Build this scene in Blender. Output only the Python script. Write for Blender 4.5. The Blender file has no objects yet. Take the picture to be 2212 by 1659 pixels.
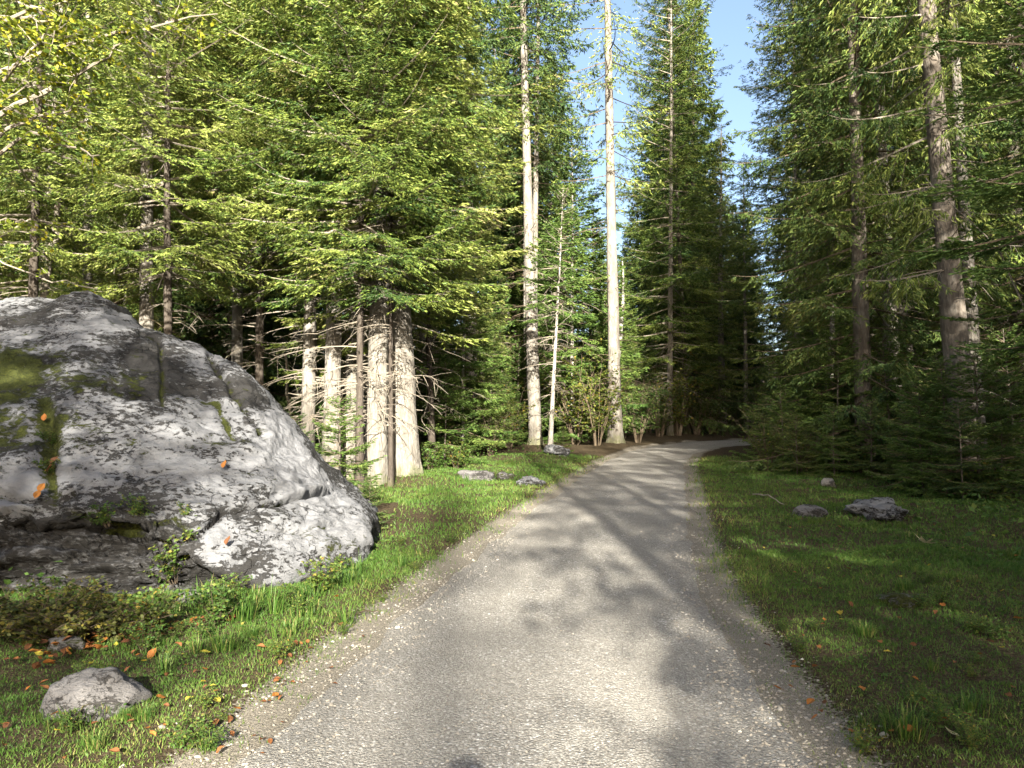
import bpy, math, random
import numpy as np
from mathutils import Vector, Matrix, noise as mnoise

random.seed(7)
RNG = np.random.default_rng(7)
C = bpy.context.scene.collection
scene = bpy.context.scene

# ------------------------------------------------------------------ camera, sky, sun, exposure
F, CX, CY, EYE = 1609.0, 1106.0, 829.5, 1.62
PITCH = math.radians(4.3)
cam_d = bpy.data.cameras.new('camera'); cam = bpy.data.objects.new('camera', cam_d); C.objects.link(cam)
cam.location = (0, 0, EYE); cam.rotation_euler = (math.radians(90) + PITCH, 0, 0)
cam_d.sensor_width = 36; cam_d.lens = 36 * F / 2212.0; cam_d.clip_start = 0.05; cam_d.clip_end = 2000
scene.camera = cam

SUN_EL, SUN_AZ_OFF = math.radians(22.5), math.radians(3.6)      # the sun stands behind the camera, a little to the right
to_sun = Vector((math.sin(SUN_AZ_OFF) * math.cos(SUN_EL), -math.cos(SUN_AZ_OFF) * math.cos(SUN_EL), math.sin(SUN_EL)))
world = bpy.data.worlds.new('World'); scene.world = world; world.use_nodes = True
wn = world.node_tree; wn.nodes.clear()
sky = wn.nodes.new('ShaderNodeTexSky'); sky.sky_type = 'NISHITA'; sky.sun_disc = False
sky.sun_elevation = SUN_EL; sky.sun_rotation = math.pi - SUN_AZ_OFF
sky.air_density = 1.0; sky.dust_density = 5.0; sky.ozone_density = 1.2
bg = wn.nodes.new('ShaderNodeBackground'); bg.inputs['Strength'].default_value = 0.075
wo = wn.nodes.new('ShaderNodeOutputWorld')
wn.links.new(sky.outputs[0], bg.inputs[0]); wn.links.new(bg.outputs[0], wo.inputs[0])
sun_d = bpy.data.lights.new('sun', 'SUN'); sun = bpy.data.objects.new('sun', sun_d); C.objects.link(sun)
sun_d.energy = 5.0; sun_d.angle = math.radians(0.53); sun_d.color = (1.0, 0.93, 0.80)
sun.rotation_euler = to_sun.to_track_quat('Z', 'Y').to_euler(); sun.location = (3, -30, 20)
vs = scene.view_settings
vs.view_transform = 'Standard'; vs.look = 'None'; vs.gamma = 1.0; vs.use_curve_mapping = False; vs.exposure = 2.45
scene.cycles.max_bounces = 8; scene.cycles.diffuse_bounces = 3; scene.cycles.transmission_bounces = 4
scene.cycles.sample_clamp_indirect = 6

# ------------------------------------------------------------------ pixels of the photograph (2212 wide) to places
def ray(px, py):
    a, b = (px - CX) / F, -(py - CY) / F
    return Vector((a, math.cos(PITCH) - b * math.sin(PITCH), math.sin(PITCH) + b * math.cos(PITCH)))
def at(px, py, Y):
    d = ray(px, py); return Vector((0, 0, EYE)) + d * (Y / d.y)
def ss(a, b, x):
    t = np.clip((x - a) / (b - a), 0, 1); return t * t * (3 - 2 * t)

# value noise on arrays
_perm = np.random.default_rng(3).random((256, 256))
def vnoise(x, y):
    x = np.asarray(x, float); y = np.asarray(y, float)
    xi = np.floor(x).astype(int); yi = np.floor(y).astype(int); fx = x - xi; fy = y - yi
    fx = fx * fx * (3 - 2 * fx); fy = fy * fy * (3 - 2 * fy)
    g = lambda i, j: _perm[(xi + i) & 255, (yi + j) & 255]
    return (g(0,0)*(1-fx)+g(1,0)*fx)*(1-fy) + (g(0,1)*(1-fx)+g(1,1)*fx)*fy
def fbm(x, y, o=3):
    s, a, t = 0, 1, 0
    for i in range(o):
        s = s + a * vnoise(np.asarray(x) * 2**i + 17.3*i, np.asarray(y) * 2**i - 9.1*i); t += a; a *= .5
    return s / t

PATH = np.array([(-.6,-90,1.7),(-.4,-60,1.7),(-.1,-30,1.7),(0,-10,1.4),(0,0,1.42),(.05,3.3,1.34),(.24,5,1.27),(.52,6.8,1.22),(1.22,10.2,1.20),
                 (2.16,14.3,1.20),(3.5,20,1.14),(4.9,24.5,1.12),(6.6,28,1.2),(8.6,30.3,1.5),(11.5,31.8,1.5),(16,32.6,1.5),(24,32.8,1.5),(40,32,1.5)])
_tt = np.linspace(0, len(PATH) - 1, 700)
PD = np.stack([np.interp(_tt, np.arange(len(PATH)), PATH[:, k]) for k in range(3)], 1)
for _ in range(12):
    PD[1:-1] = .25*PD[:-2] + .5*PD[1:-1] + .25*PD[2:]
def path_dist(x, y):                                   # metres outside the path's edge (negative on the path)
    x = np.atleast_1d(np.asarray(x, float)).ravel(); y = np.atleast_1d(np.asarray(y, float)).ravel()
    out = np.empty(len(x))
    for i in range(0, len(x), 20000):
        dx = x[i:i+20000, None] - PD[None, :, 0]; dy = y[i:i+20000, None] - PD[None, :, 1]
        out[i:i+20000] = (np.sqrt(dx*dx + dy*dy) - PD[None, :, 2]).min(1)
    return out
MOUNDS = [(at(1330, 955, 27).x, 27.0, .22, .9), (at(1157, 960, 26).x, 26.0, .2, .9), (-2.1, 15.1, .2, .9), (-2.3,7.35,-.2,.75), (-3.2,6.95,-.14,.8), (at(1190,980,21).x-.4, 21, .15, 1.2)]
def base_z(y):
    y = np.asarray(y, float); return .05 * np.clip(y, -60, 45) + .17*np.clip(y-50, 0, 90)
def ground_z(x, y, pd=None):
    x = np.atleast_1d(np.asarray(x, float)).ravel(); y = np.atleast_1d(np.asarray(y, float)).ravel()
    if pd is None: pd = path_dist(x, y)
    off = ss(.1, 3.0, pd)
    z = base_z(y) + off * ((fbm(x*.45, y*.45) - .5) * .34 + (fbm(x*1.7+5, y*1.7) - .5) * .12)
    z = z + ss(.0, .5, pd) * (.045 + (fbm(x*5, y*5, 2) - .5) * .05)
    z = z + ss(2, 14, pd) * (.5 * (fbm(x*.12, y*.12, 2) - .35))
    z = z - .10 * ss(-.05, -.3, pd)                    # the ground dips under the path's gravel sheet
    for mx, my, mh, mr in MOUNDS:
        z = z + mh * np.exp(-((x-mx)**2 + (y-my)**2) / (2*(mr*.6)**2)) * ss(-.1, .4, pd)
    return z
def gz(x, y): return float(ground_z([x], [y])[0])
def path_z(x, y, pd):
    crown = .035 * ss(0, -1.2, pd)
    return base_z(y) + crown + .01*(fbm(x*2, y*2)-.5) - .012*np.exp(-((np.abs(pd+1.22)-.58)/.2)**2) - .05 * ss(-.3, .45, pd + .7*(fbm(x*2.3, y*2.3)-.5))
def on_ground(px, py):                                 # where the sight line through a pixel meets the ground
    d = ray(px, py); o = Vector((0, 0, EYE))
    prev = 1.5
    for k in range(1, 900):
        t = 1.5 + k * .05; p = o + d * t
        if p.z < base_z(p.y):
            for _ in range(3):
                z = gz(p.x, p.y); s = (z - EYE) / d.z if d.z < -1e-4 else t
                if 1 < s < 60: p = o + d * s
            return Vector((p.x, p.y, gz(p.x, p.y)))
    p = o + d * 30; return Vector((p.x, p.y, gz(p.x, p.y)))

# ------------------------------------------------------------------ object helpers
def tag(o, label=None, cat=None, group=None, kind=None):
    if label: o['label'] = label
    if cat: o['category'] = cat
    if group: o['group'] = group
    if kind: o['kind'] = kind
    return o
def empty(name, loc=(0,0,0)):
    o = bpy.data.objects.new(name, None); C.objects.link(o); o.location = loc; o.empty_display_size = .2; return o
def mesh_np(name, V, faces, mats, var=None, mi=None, smooth=False, extra=None):
    """V (n,3); faces (m,3) or (m,4); var: one value per vertex stored as attribute 'var'"""
    me = bpy.data.meshes.new(name); V = np.asarray(V, np.float32); faces = np.asarray(faces, np.int32)
    n, k = faces.shape
    me.vertices.add(len(V)); me.vertices.foreach_set('co', V.ravel())
    me.loops.add(n * k); me.loops.foreach_set('vertex_index', faces.ravel())
    me.polygons.add(n); me.polygons.foreach_set('loop_start', np.arange(0, n*k, k, dtype=np.int32))
    if mi is not None: me.polygons.foreach_set('material_index', np.asarray(mi, np.int32))
    me.polygons.foreach_set('use_smooth', np.full(n, smooth, bool))
    for m in (mats if isinstance(mats, (list, tuple)) else [mats]): me.materials.append(m)
    for nm, vals in ([('var', var)] if var is not None else []) + list((extra or {}).items()):
        a = me.attributes.new(nm, 'FLOAT', 'POINT'); a.data.foreach_set('value', np.asarray(vals, np.float32))
    me.update(calc_edges=True); me.validate(); return me
def link(name, me, parent=None, loc=None):
    o = bpy.data.objects.new(name, me); C.objects.link(o)
    if parent: o.parent = parent
    if loc is not None: o.location = loc
    return o
class Buf:
    def __init__(s): s.V=[]; s.F=[]; s.A=[]; s.M=[]; s.n=0
    def add(s, V, Fc, a=None, m=0):
        V = np.asarray(V, float); Fc = np.asarray(Fc)
        s.V.append(V); s.F.append(Fc + s.n); s.n += len(V)
        s.A.append(np.full(len(V), .5) if a is None else np.broadcast_to(np.asarray(a, float), (len(V),))); s.M.append(np.full(len(Fc), m))
    def mesh(s, name, mats, smooth=False):
        return mesh_np(name, np.concatenate(s.V), np.concatenate(s.F), mats, np.concatenate(s.A), np.concatenate(s.M), smooth)
def tube(buf, pts, rad, sides=6, a=None, m=0):
    pts = np.asarray(pts, float); rad = np.broadcast_to(np.asarray(rad, float), (len(pts),))
    T = np.gradient(pts, axis=0); T /= np.linalg.norm(T, axis=1)[:, None] + 1e-9
    ref = np.array([0,0,1.0]) if abs(T[0,2]) < .9 else np.array([1.0,0,0])
    A = np.cross(T, ref); A /= np.linalg.norm(A, axis=1)[:, None] + 1e-9; B = np.cross(T, A)
    ang = np.arange(sides) * 2*math.pi/sides
    V = (pts[:,None] + rad[:,None,None]*(np.cos(ang)[None,:,None]*A[:,None] + np.sin(ang)[None,:,None]*B[:,None])).reshape(-1,3)
    i = np.arange(len(pts)-1)[:,None]*sides; j = np.arange(sides)[None]; k = (j+1) % sides
    q = np.stack([i+j, i+k, i+sides+k, i+sides+j], -1).reshape(-1,4)
    buf.add(V, np.concatenate([q[:,[0,1,2]], q[:,[0,2,3]]]), a, m)
def norm(v): return v / (np.linalg.norm(v, axis=-1, keepdims=True) + 1e-9)
def strips(P, D, l, w, rng, flat=.7, fold=.15, up=None):
    """narrow diamond faces (needle twigs, small leaves): two triangles each"""
    n = len(P); N = np.array([0,0,1.0]) + rng.normal(0, flat, (n,3))
    S = norm(np.cross(D, N)); U = np.cross(S, D)
    l = l[:,None]; w = w[:,None]
    mid = P + D*l*.42
    V = np.stack([P, mid + S*w*.5 + U*w*fold, P + D*l, mid - S*w*.5 + U*w*fold], 1).reshape(-1,3)
    b = np.arange(n)[:,None]*4
    Fc = np.concatenate([b + [0,1,2], b + [0,2,3]]); return V, Fc

# ------------------------------------------------------------------ materials
def newmat(name):
    m = bpy.data.materials.new(name); m.use_nodes = True; nt = m.node_tree; nt.nodes.clear()
    out = nt.nodes.new('ShaderNodeOutputMaterial'); return m, nt, out
def N(nt, t, **kw):
    n = nt.nodes.new(t)
    for k, v in kw.items():
        if k == 'op': n.operation = v
        elif hasattr(n, k) and k not in n.inputs: setattr(n, k, v)
        else: n.inputs[k].default_value = v
    return n
def L(nt, a, b): nt.links.new(a, b)
def ramp(nt, fac, stops, interp='LINEAR'):
    r = nt.nodes.new('ShaderNodeValToRGB'); r.color_ramp.interpolation = interp
    els = r.color_ramp.elements
    while len(els) > 1: els.remove(els[-1])
    els[0].position = stops[0][0]; c = stops[0][1]; els[0].color = (*c, 1) if len(c) == 3 else c
    for p, c in stops[1:]:
        e = els.new(p); e.color = (*c, 1)
    L(nt, fac, r.inputs[0]); return r.outputs[0]
def tnoise(nt, scale, detail=4, rough=.55, coord=None, dist=0):
    n = N(nt, 'ShaderNodeTexNoise', Scale=scale, Detail=detail, Roughness=rough, Distortion=dist)
    if coord is not None: L(nt, coord, n.inputs['Vector'])
    return n.outputs['Fac']
def coords(nt, kind='Object', scale=None):
    tc = nt.nodes.new('ShaderNodeTexCoord'); o = tc.outputs[kind]
    if scale:
        mp = nt.nodes.new('ShaderNodeMapping'); mp.inputs['Scale'].default_value = scale; L(nt, o, mp.inputs[0]); o = mp.outputs[0]
    return o
def mix(nt, fac, a, b, mode='MIX'):
    m = nt.nodes.new('ShaderNodeMix'); m.data_type = 'RGBA'; m.blend_type = mode
    for sock, v in ((m.inputs[0], fac), (m.inputs[6], a), (m.inputs[7], b)):
        if isinstance(v, (int, float)): sock.default_value = v
        elif isinstance(v, tuple): sock.default_value = (*v, 1)
        else: L(nt, v, sock)
    return m.outputs[2]
def math_(nt, op, a, b=None, c=None, clamp=False):
    m = nt.nodes.new('ShaderNodeMath'); m.operation = op; m.use_clamp = clamp
    for i, v in enumerate((a, b, c)):
        if v is None: continue
        if isinstance(v, (int, float)): m.inputs[i].default_value = v
        else: L(nt, v, m.inputs[i])
    return m.outputs[0]
def attr(nt, nm):
    a = nt.nodes.new('ShaderNodeAttribute'); a.attribute_name = nm; return a.outputs['Fac']
def principled(nt, out, col, rough=.8, bump=None, bstr=.5, bdist=.02, spec=.3):
    p = N(nt, 'ShaderNodeBsdfPrincipled'); p.inputs['Specular IOR Level'].default_value = spec
    if isinstance(col, tuple): p.inputs['Base Color'].default_value = (*col, 1)
    else: L(nt, col, p.inputs['Base Color'])
    if isinstance(rough, (int, float)): p.inputs['Roughness'].default_value = rough
    else: L(nt, rough, p.inputs['Roughness'])
    if bump is not None:
        b = N(nt, 'ShaderNodeBump', Strength=bstr, Distance=bdist); L(nt, bump, b.inputs['Height']); L(nt, b.outputs[0], p.inputs['Normal'])
    if out is not None: L(nt, p.outputs[0], out.inputs[0])
    return p
def leafmat(name, stops, trans=.28, rough=.55, objvar=.25, spec=.25):
    """leaf or needle: colour by the per-leaf value 'var' and a little by object; some light passes through"""
    m, nt, out = newmat(name)
    oi = nt.nodes.new('ShaderNodeObjectInfo')
    f = math_(nt, 'ADD', attr(nt, 'var'), math_(nt, 'MULTIPLY', math_(nt, 'SUBTRACT', oi.outputs['Random'], .5), objvar), clamp=True)
    col = ramp(nt, f, stops)
    p = principled(nt, None, col, rough, spec=spec)
    t = N(nt, 'ShaderNodeBsdfTranslucent'); L(nt, col, t.inputs[0])
    mx = N(nt, 'ShaderNodeMixShader', Fac=trans); L(nt, p.outputs[0], mx.inputs[1]); L(nt, t.outputs[0], mx.inputs[2]); L(nt, mx.outputs[0], out.inputs[0])
    return m

M = {}
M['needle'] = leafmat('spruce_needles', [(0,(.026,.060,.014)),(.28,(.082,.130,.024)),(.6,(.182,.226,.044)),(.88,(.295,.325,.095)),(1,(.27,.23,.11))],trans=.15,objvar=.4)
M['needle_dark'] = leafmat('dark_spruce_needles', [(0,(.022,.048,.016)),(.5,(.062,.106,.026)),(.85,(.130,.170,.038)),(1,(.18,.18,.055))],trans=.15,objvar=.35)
M['fir'] = leafmat('fir_needles', [(0,(.04,.085,.018)),(.5,(.085,.145,.030)),(.85,(.145,.200,.045)),(1,(.19,.22,.06))],trans=.18)
M['beech'] = leafmat('autumn_beech_leaves', [(0,(.07,.12,.018)),(.4,(.19,.24,.025)),(.75,(.46,.43,.035)),(.95,(.44,.31,.03)),(1,(.30,.12,.03))], trans=.3)
M['shrub'] = leafmat('shrub_leaves', [(0,(.03,.06,.012)),(.5,(.08,.12,.02)),(.85,(.16,.17,.03)),(1,(.24,.17,.03))], trans=.35)
M['herb'] = leafmat('herb_leaves', [(0,(.03,.075,.015)),(.5,(.07,.13,.025)),(.85,(.15,.17,.03)),(1,(.26,.17,.04))], trans=.35)
M['grass'] = leafmat('grass_blades', [(0,(.022,.062,.010)),(.5,(.055,.118,.018)),(.85,(.115,.165,.034)),(1,(.23,.20,.075))], trans=.3)
M['moss'] = leafmat('moss', [(0,(.03,.04,.008)),(.6,(.08,.09,.014)),(1,(.14,.13,.025))], trans=.15, rough=.9)
M['yellowherb'] = leafmat('yellowing_herb_leaves', [(0,(.035,.055,.014)),(.45,(.085,.095,.022)),(.8,(.18,.15,.03)),(1,(.26,.18,.05))], trans=.35)

def barkmat(name, dark, mid, pale, moss=.55):
    m, nt, out = newmat(name)
    co = coords(nt, 'Object', (1,1,.28)); c2 = coords(nt, 'Object')
    plates = N(nt, 'ShaderNodeTexVoronoi', Scale=26); plates.feature = 'F1'; L(nt, co, plates.inputs['Vector'])
    n1 = tnoise(nt, 9, 6, .65, co); n2 = tnoise(nt, 2.3, 4, .6, c2); n3 = tnoise(nt, 38, 4, .6, c2)
    col = ramp(nt, n1, [(.25,dark),(.5,mid),(.72,pale)])
    col = mix(nt, math_(nt,'MULTIPLY',ramp(nt, n2, [(.5,(0,0,0)),(.62,(1,1,1))]),.6), col, pale)
    col = mix(nt, math_(nt,'MULTIPLY',ramp(nt, plates.outputs['Distance'], [(.25,(0,0,0)),(.6,(1,1,1))]),.3), col, dark)
    col = mix(nt, math_(nt,'MULTIPLY',n3,.22), col, dark)
    sep = nt.nodes.new('ShaderNodeSeparateXYZ'); L(nt, c2, sep.inputs[0])
    h = math_(nt, 'SUBTRACT', math_(nt,'ADD', tnoise(nt, 5, 4, .6, c2), .02), math_(nt, 'MULTIPLY', sep.outputs[2], .9))
    col = mix(nt, math_(nt,'MULTIPLY', ramp(nt, h, [(.25,(0,0,0)),(.5,(1,1,1))]), moss), col, (.075,.085,.018))
    bh = math_(nt,'SUBTRACT', math_(nt,'ADD', n1, math_(nt,'MULTIPLY',n3,.3)), math_(nt,'MULTIPLY',plates.outputs['Distance'],.8))
    principled(nt, out, col, .9, bh, .6, .02, .15); return m
M['bark'] = barkmat('spruce_bark', (.085,.075,.062), (.19,.175,.152), (.28,.268,.24))
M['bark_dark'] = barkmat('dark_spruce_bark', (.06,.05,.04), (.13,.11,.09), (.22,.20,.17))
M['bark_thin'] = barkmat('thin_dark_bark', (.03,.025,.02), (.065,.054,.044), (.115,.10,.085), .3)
M['bark_pale'] = barkmat('pale_bark', (.14,.13,.11), (.29,.27,.24), (.40,.39,.36), .3)
def woodmat(name, a, b):
    m, nt, out = newmat(name); c = mix(nt, tnoise(nt, 7, 3, .6, coords(nt)), a, b); principled(nt, out, c, .9, spec=.1); return m
M['twig'] = woodmat('dead_twigs', (.14,.12,.095), (.30,.27,.22))
M['twig_brown'] = woodmat('brown_twigs', (.06,.045,.03), (.15,.12,.085))
M['root'] = woodmat('dark_root_wood', (.04,.03,.02), (.09,.07,.05))

def m_ground():
    m, nt, out = newmat('forest_floor'); c = coords(nt)
    n1 = tnoise(nt, .9, 5, .6, c); n2 = tnoise(nt, 6, 5, .65, c); n3 = tnoise(nt, 45, 4, .6, c); n4 = tnoise(nt, 160, 3, .6, c)
    green = ramp(nt, n2, [(.25,(.022,.055,.009)),(.5,(.042,.092,.013)),(.75,(.078,.125,.020))])
    brown = ramp(nt, n3, [(.3,(.026,.020,.011)),(.55,(.062,.047,.028)),(.75,(.12,.092,.055))])
    col = mix(nt, ramp(nt, math_(nt,'ADD',n1,math_(nt,'MULTIPLY',math_(nt,'SUBTRACT',n3,.5),.5)), [(.02,(1,1,1)),(.26,(0,0,0))]), brown, green)
    col = mix(nt, attr(nt,'dirt'), col, brown)
    grav = ramp(nt, n4, [(.3,(.07,.062,.05)),(.5,(.20,.18,.145)),(.7,(.34,.315,.265))])
    gm = ramp(nt, math_(nt,'ADD', attr(nt,'gravel'), math_(nt,'MULTIPLY', math_(nt,'SUBTRACT',n3,.5),1.1)), [(.45,(0,0,0)),(.6,(1,1,1))])
    col = mix(nt, gm, col, grav)
    principled(nt, out, col, .95, math_(nt,'ADD', n3, math_(nt,'MULTIPLY',n4,.5)), .8, .03, .1); return m
M['ground'] = m_ground()
def m_gravel():
    m, nt, out = newmat('gravel_path'); c = coords(nt)
    v1 = N(nt,'ShaderNodeTexVoronoi',Scale=75); L(nt,c,v1.inputs['Vector'])
    v2 = N(nt,'ShaderNodeTexVoronoi',Scale=170); L(nt,c,v2.inputs['Vector'])
    n1 = tnoise(nt, .8, 5, .6, c); n2 = tnoise(nt, 3.5, 4, .6, c); n3 = tnoise(nt, 300, 2, .5, c)
    s1 = nt.nodes.new('ShaderNodeSeparateColor'); L(nt, v1.outputs['Color'], s1.inputs[0])
    s2 = nt.nodes.new('ShaderNodeSeparateColor'); L(nt, v2.outputs['Color'], s2.inputs[0])
    ax = math_(nt,'ADD', attr(nt,'across'), math_(nt,'MULTIPLY', math_(nt,'SUBTRACT',n1,.5),.5)); ta = math_(nt,'ABSOLUTE', math_(nt,'SUBTRACT', math_(nt,'ABSOLUTE',ax), .58)); track = ramp(nt, ta, [(.05,(1,1,1)),(.34,(0,0,0))])
    stone = ramp(nt, s1.outputs[0], [(0,(.17,.163,.150)),(.35,(.285,.274,.248)),(.75,(.365,.352,.318)),(.93,(.45,.44,.41)),(1,(.60,.59,.57))])
    fine = ramp(nt, s2.outputs[0], [(0,(.13,.125,.113)),(.5,(.285,.274,.248)),(.9,(.39,.376,.338)),(1,(.52,.51,.48))])
    pick = ramp(nt, math_(nt,'ADD', n2, math_(nt,'SUBTRACT', math_(nt,'MULTIPLY',s1.outputs[1],.4), math_(nt,'MULTIPLY',track,.28))), [(.48,(0,0,0)),(.62,(1,1,1))])
    col = mix(nt, pick, fine, stone)
    col = mix(nt, math_(nt,'MULTIPLY', ramp(nt, v1.outputs['Distance'], [(.35,(0,0,0)),(.75,(1,1,1))]), .55), col, (.13,.115,.095))
    col = mix(nt, math_(nt,'MULTIPLY', ramp(nt, n1, [(.38,(1,1,1)),(.6,(0,0,0))]), .45), col, (.195,.185,.165))
    col = mix(nt, math_(nt,'MULTIPLY', ramp(nt, math_(nt,'ADD',math_(nt,'ABSOLUTE',ax),math_(nt,'MULTIPLY',math_(nt,'SUBTRACT',n2,.5),.8)), [(.92,(0,0,0)),(1.25,(1,1,1))]),.3), col, (.18,.17,.148))
    bh = math_(nt,'SUBTRACT', math_(nt,'ADD', math_(nt,'MULTIPLY',n2,.6), math_(nt,'MULTIPLY',s1.outputs[2],.35)), math_(nt,'ADD', math_(nt,'MULTIPLY',v1.outputs['Distance'],.9), math_(nt,'MULTIPLY',v2.outputs['Distance'],.5)))
    principled(nt, out, col, .92, bh, .9, .012, .15); return m
M['gravel'] = m_gravel()
def m_pebble():
    m, nt, out = newmat('loose_pebbles'); f = attr(nt,'var')
    col = ramp(nt, f, [(0,(.10,.09,.08)),(.3,(.18,.165,.14)),(.7,(.27,.25,.215)),(.92,(.36,.34,.30)),(1,(.48,.47,.44))])
    col = mix(nt, math_(nt,'MULTIPLY',tnoise(nt, 120, 3, .6, coords(nt)),.4), col, (.25,.23,.20))
    principled(nt, out, col, .85, spec=.2); return m
M['pebble'] = m_pebble()
def m_rock(name, pale, mid, dark, scale=1.0, mossamt=1.0):
    m, nt, out = newmat(name); c = coords(nt)
    mp = nt.nodes.new('ShaderNodeMapping'); mp.inputs['Rotation'].default_value = (.3,.35,.2); mp.inputs['Scale'].default_value = (scale*.75,scale,scale*1.7); L(nt,c,mp.inputs[0]); c1 = mp.outputs[0]
    n1 = tnoise(nt, 1.1, 6, .62, c1, .4); n2 = tnoise(nt, 4.5, 7, .7, c1, .3); n3 = tnoise(nt, 16, 6, .72, c1, .2); n4 = tnoise(nt, 60, 4, .65, c); n5 = tnoise(nt, 7, 7, .75, c1, .5)
    cr = attr(nt,'crust')
    col = ramp(nt, n2, [(.30,mid),(.48,pale),(.62,pale),(.78,tuple(v*1.2 for v in pale))])
    # black lichen: fine specks, denser where the crust is old
    dens = math_(nt,'ADD', math_(nt,'MULTIPLY', cr, .42), math_(nt,'SUBTRACT', math_(nt,'MULTIPLY', math_(nt,'SUBTRACT', n1, .5), .95), .012))
    sp = ramp(nt, math_(nt,'ADD', n3, dens), [(.575,(0,0,0)),(.61,(1,1,1))])
    bl = ramp(nt, math_(nt,'ADD', n5, dens), [(.60,(0,0,0)),(.70,(1,1,1))])
    sp4 = ramp(nt, math_(nt,'ADD', n4, math_(nt,'MULTIPLY',dens,.6)), [(.62,(0,0,0)),(.68,(1,1,1))])
    col = mix(nt, math_(nt,'MULTIPLY',bl,.3), col, tuple((a+b)/2 for a,b in zip(mid,dark)))
    col = mix(nt, math_(nt,'MULTIPLY',sp4,.6), col, dark)
    col = mix(nt, math_(nt,'MULTIPLY',sp,.93), col, dark)
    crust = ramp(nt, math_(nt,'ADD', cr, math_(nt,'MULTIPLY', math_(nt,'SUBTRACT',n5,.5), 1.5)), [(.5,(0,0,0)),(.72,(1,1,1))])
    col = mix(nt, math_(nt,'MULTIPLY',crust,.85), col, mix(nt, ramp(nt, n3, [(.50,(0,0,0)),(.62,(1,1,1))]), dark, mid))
    ck = N(nt,'ShaderNodeTexVoronoi',Scale=2.1*scale); ck.feature='DISTANCE_TO_EDGE'
    vm = nt.nodes.new('ShaderNodeVectorMath'); vm.operation='MULTIPLY_ADD'; nz_ = N(nt,'ShaderNodeTexNoise',Scale=3.2,Detail=5); L(nt,c1,nz_.inputs['Vector']); L(nt,nz_.outputs['Color'],vm.inputs[0]); vm.inputs[1].default_value=(.55,.55,.55); L(nt,c1,vm.inputs[2]); L(nt,vm.outputs[0],ck.inputs['Vector'])
    crack = math_(nt,'MULTIPLY', ramp(nt, ck.outputs['Distance'], [(.0,(1,1,1)),(.022,(0,0,0))]), ramp(nt, math_(nt,'ADD', n1, math_(nt,'MULTIPLY',cr,.25)), [(.44,(0,0,0)),(.58,(1,1,1))]))
    col = mix(nt, math_(nt,'MULTIPLY',crack,.8), col, dark)
    white = ramp(nt, n4, [(.66,(0,0,0)),(.72,(1,1,1))]); col = mix(nt, math_(nt,'MULTIPLY',white,.55), col, tuple(v*1.45 for v in pale))
    mo = ramp(nt, math_(nt,'ADD', attr(nt,'moss'), math_(nt,'MULTIPLY', math_(nt,'SUBTRACT',n5,.5), 2.0)), [(.52,(0,0,0)),(.66,(1,1,1))])
    mcol = ramp(nt, n4, [(.3,(.014,.018,.004)),(.55,(.042,.050,.009)),(.8,(.09,.09,.02))])
    col = mix(nt, math_(nt,'MULTIPLY',mo,mossamt), col, mcol)
    bh = math_(nt,'ADD', math_(nt,'SUBTRACT', math_(nt,'MULTIPLY', math_(nt,'ABSOLUTE', math_(nt,'SUBTRACT',n5,.5)),-.55), math_(nt,'MULTIPLY',crack,.9)), math_(nt,'SUBTRACT', math_(nt,'MULTIPLY',n3,.8), math_(nt,'MULTIPLY',sp,.75)))
    bh = math_(nt,'ADD', bh, math_(nt,'ADD', math_(nt,'MULTIPLY',n4,.2), math_(nt,'MULTIPLY',mo,.5)))
    principled(nt, out, col, .85, bh, .85, .045, .2); return m
M['limestone'] = m_rock('limestone', (.150,.154,.163), (.105,.107,.112), (.020,.019,.018))
M['stone'] = m_rock('grey_stone', (.15,.145,.145), (.105,.10,.10), (.045,.042,.04), 2.2)
M['pale_stone'] = m_rock('pale_stone', (.33,.31,.275), (.24,.225,.20), (.09,.08,.07), 6)
def leafcol(name, a, b):
    m, nt, out = newmat(name); oi = nt.nodes.new('ShaderNodeObjectInfo')
    col = mix(nt, oi.outputs['Random'], a, b); col = mix(nt, math_(nt,'MULTIPLY',tnoise(nt, 30, 3, .6, coords(nt)),.5), col, tuple(v*.5 for v in a))
    p = principled(nt, None, col, .6, spec=.15); t = N(nt,'ShaderNodeBsdfTranslucent'); L(nt,col,t.inputs[0])
    mx = N(nt,'ShaderNodeMixShader',Fac=.2); L(nt,p.outputs[0],mx.inputs[1]); L(nt,t.outputs[0],mx.inputs[2]); L(nt,mx.outputs[0],out.inputs[0]); return m
M['leaf_orange'] = leafcol('orange_dead_leaf', (.26,.10,.025), (.36,.16,.04))
M['leaf_brown'] = leafcol('brown_dead_leaf', (.11,.05,.025), (.26,.11,.04))
M['leaf_yellow'] = leafcol('yellow_dead_leaf', (.36,.28,.04), (.32,.33,.05))
M['leaf_pale'] = leafcol('pale_dead_leaf', (.40,.36,.22), (.46,.42,.28))

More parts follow.
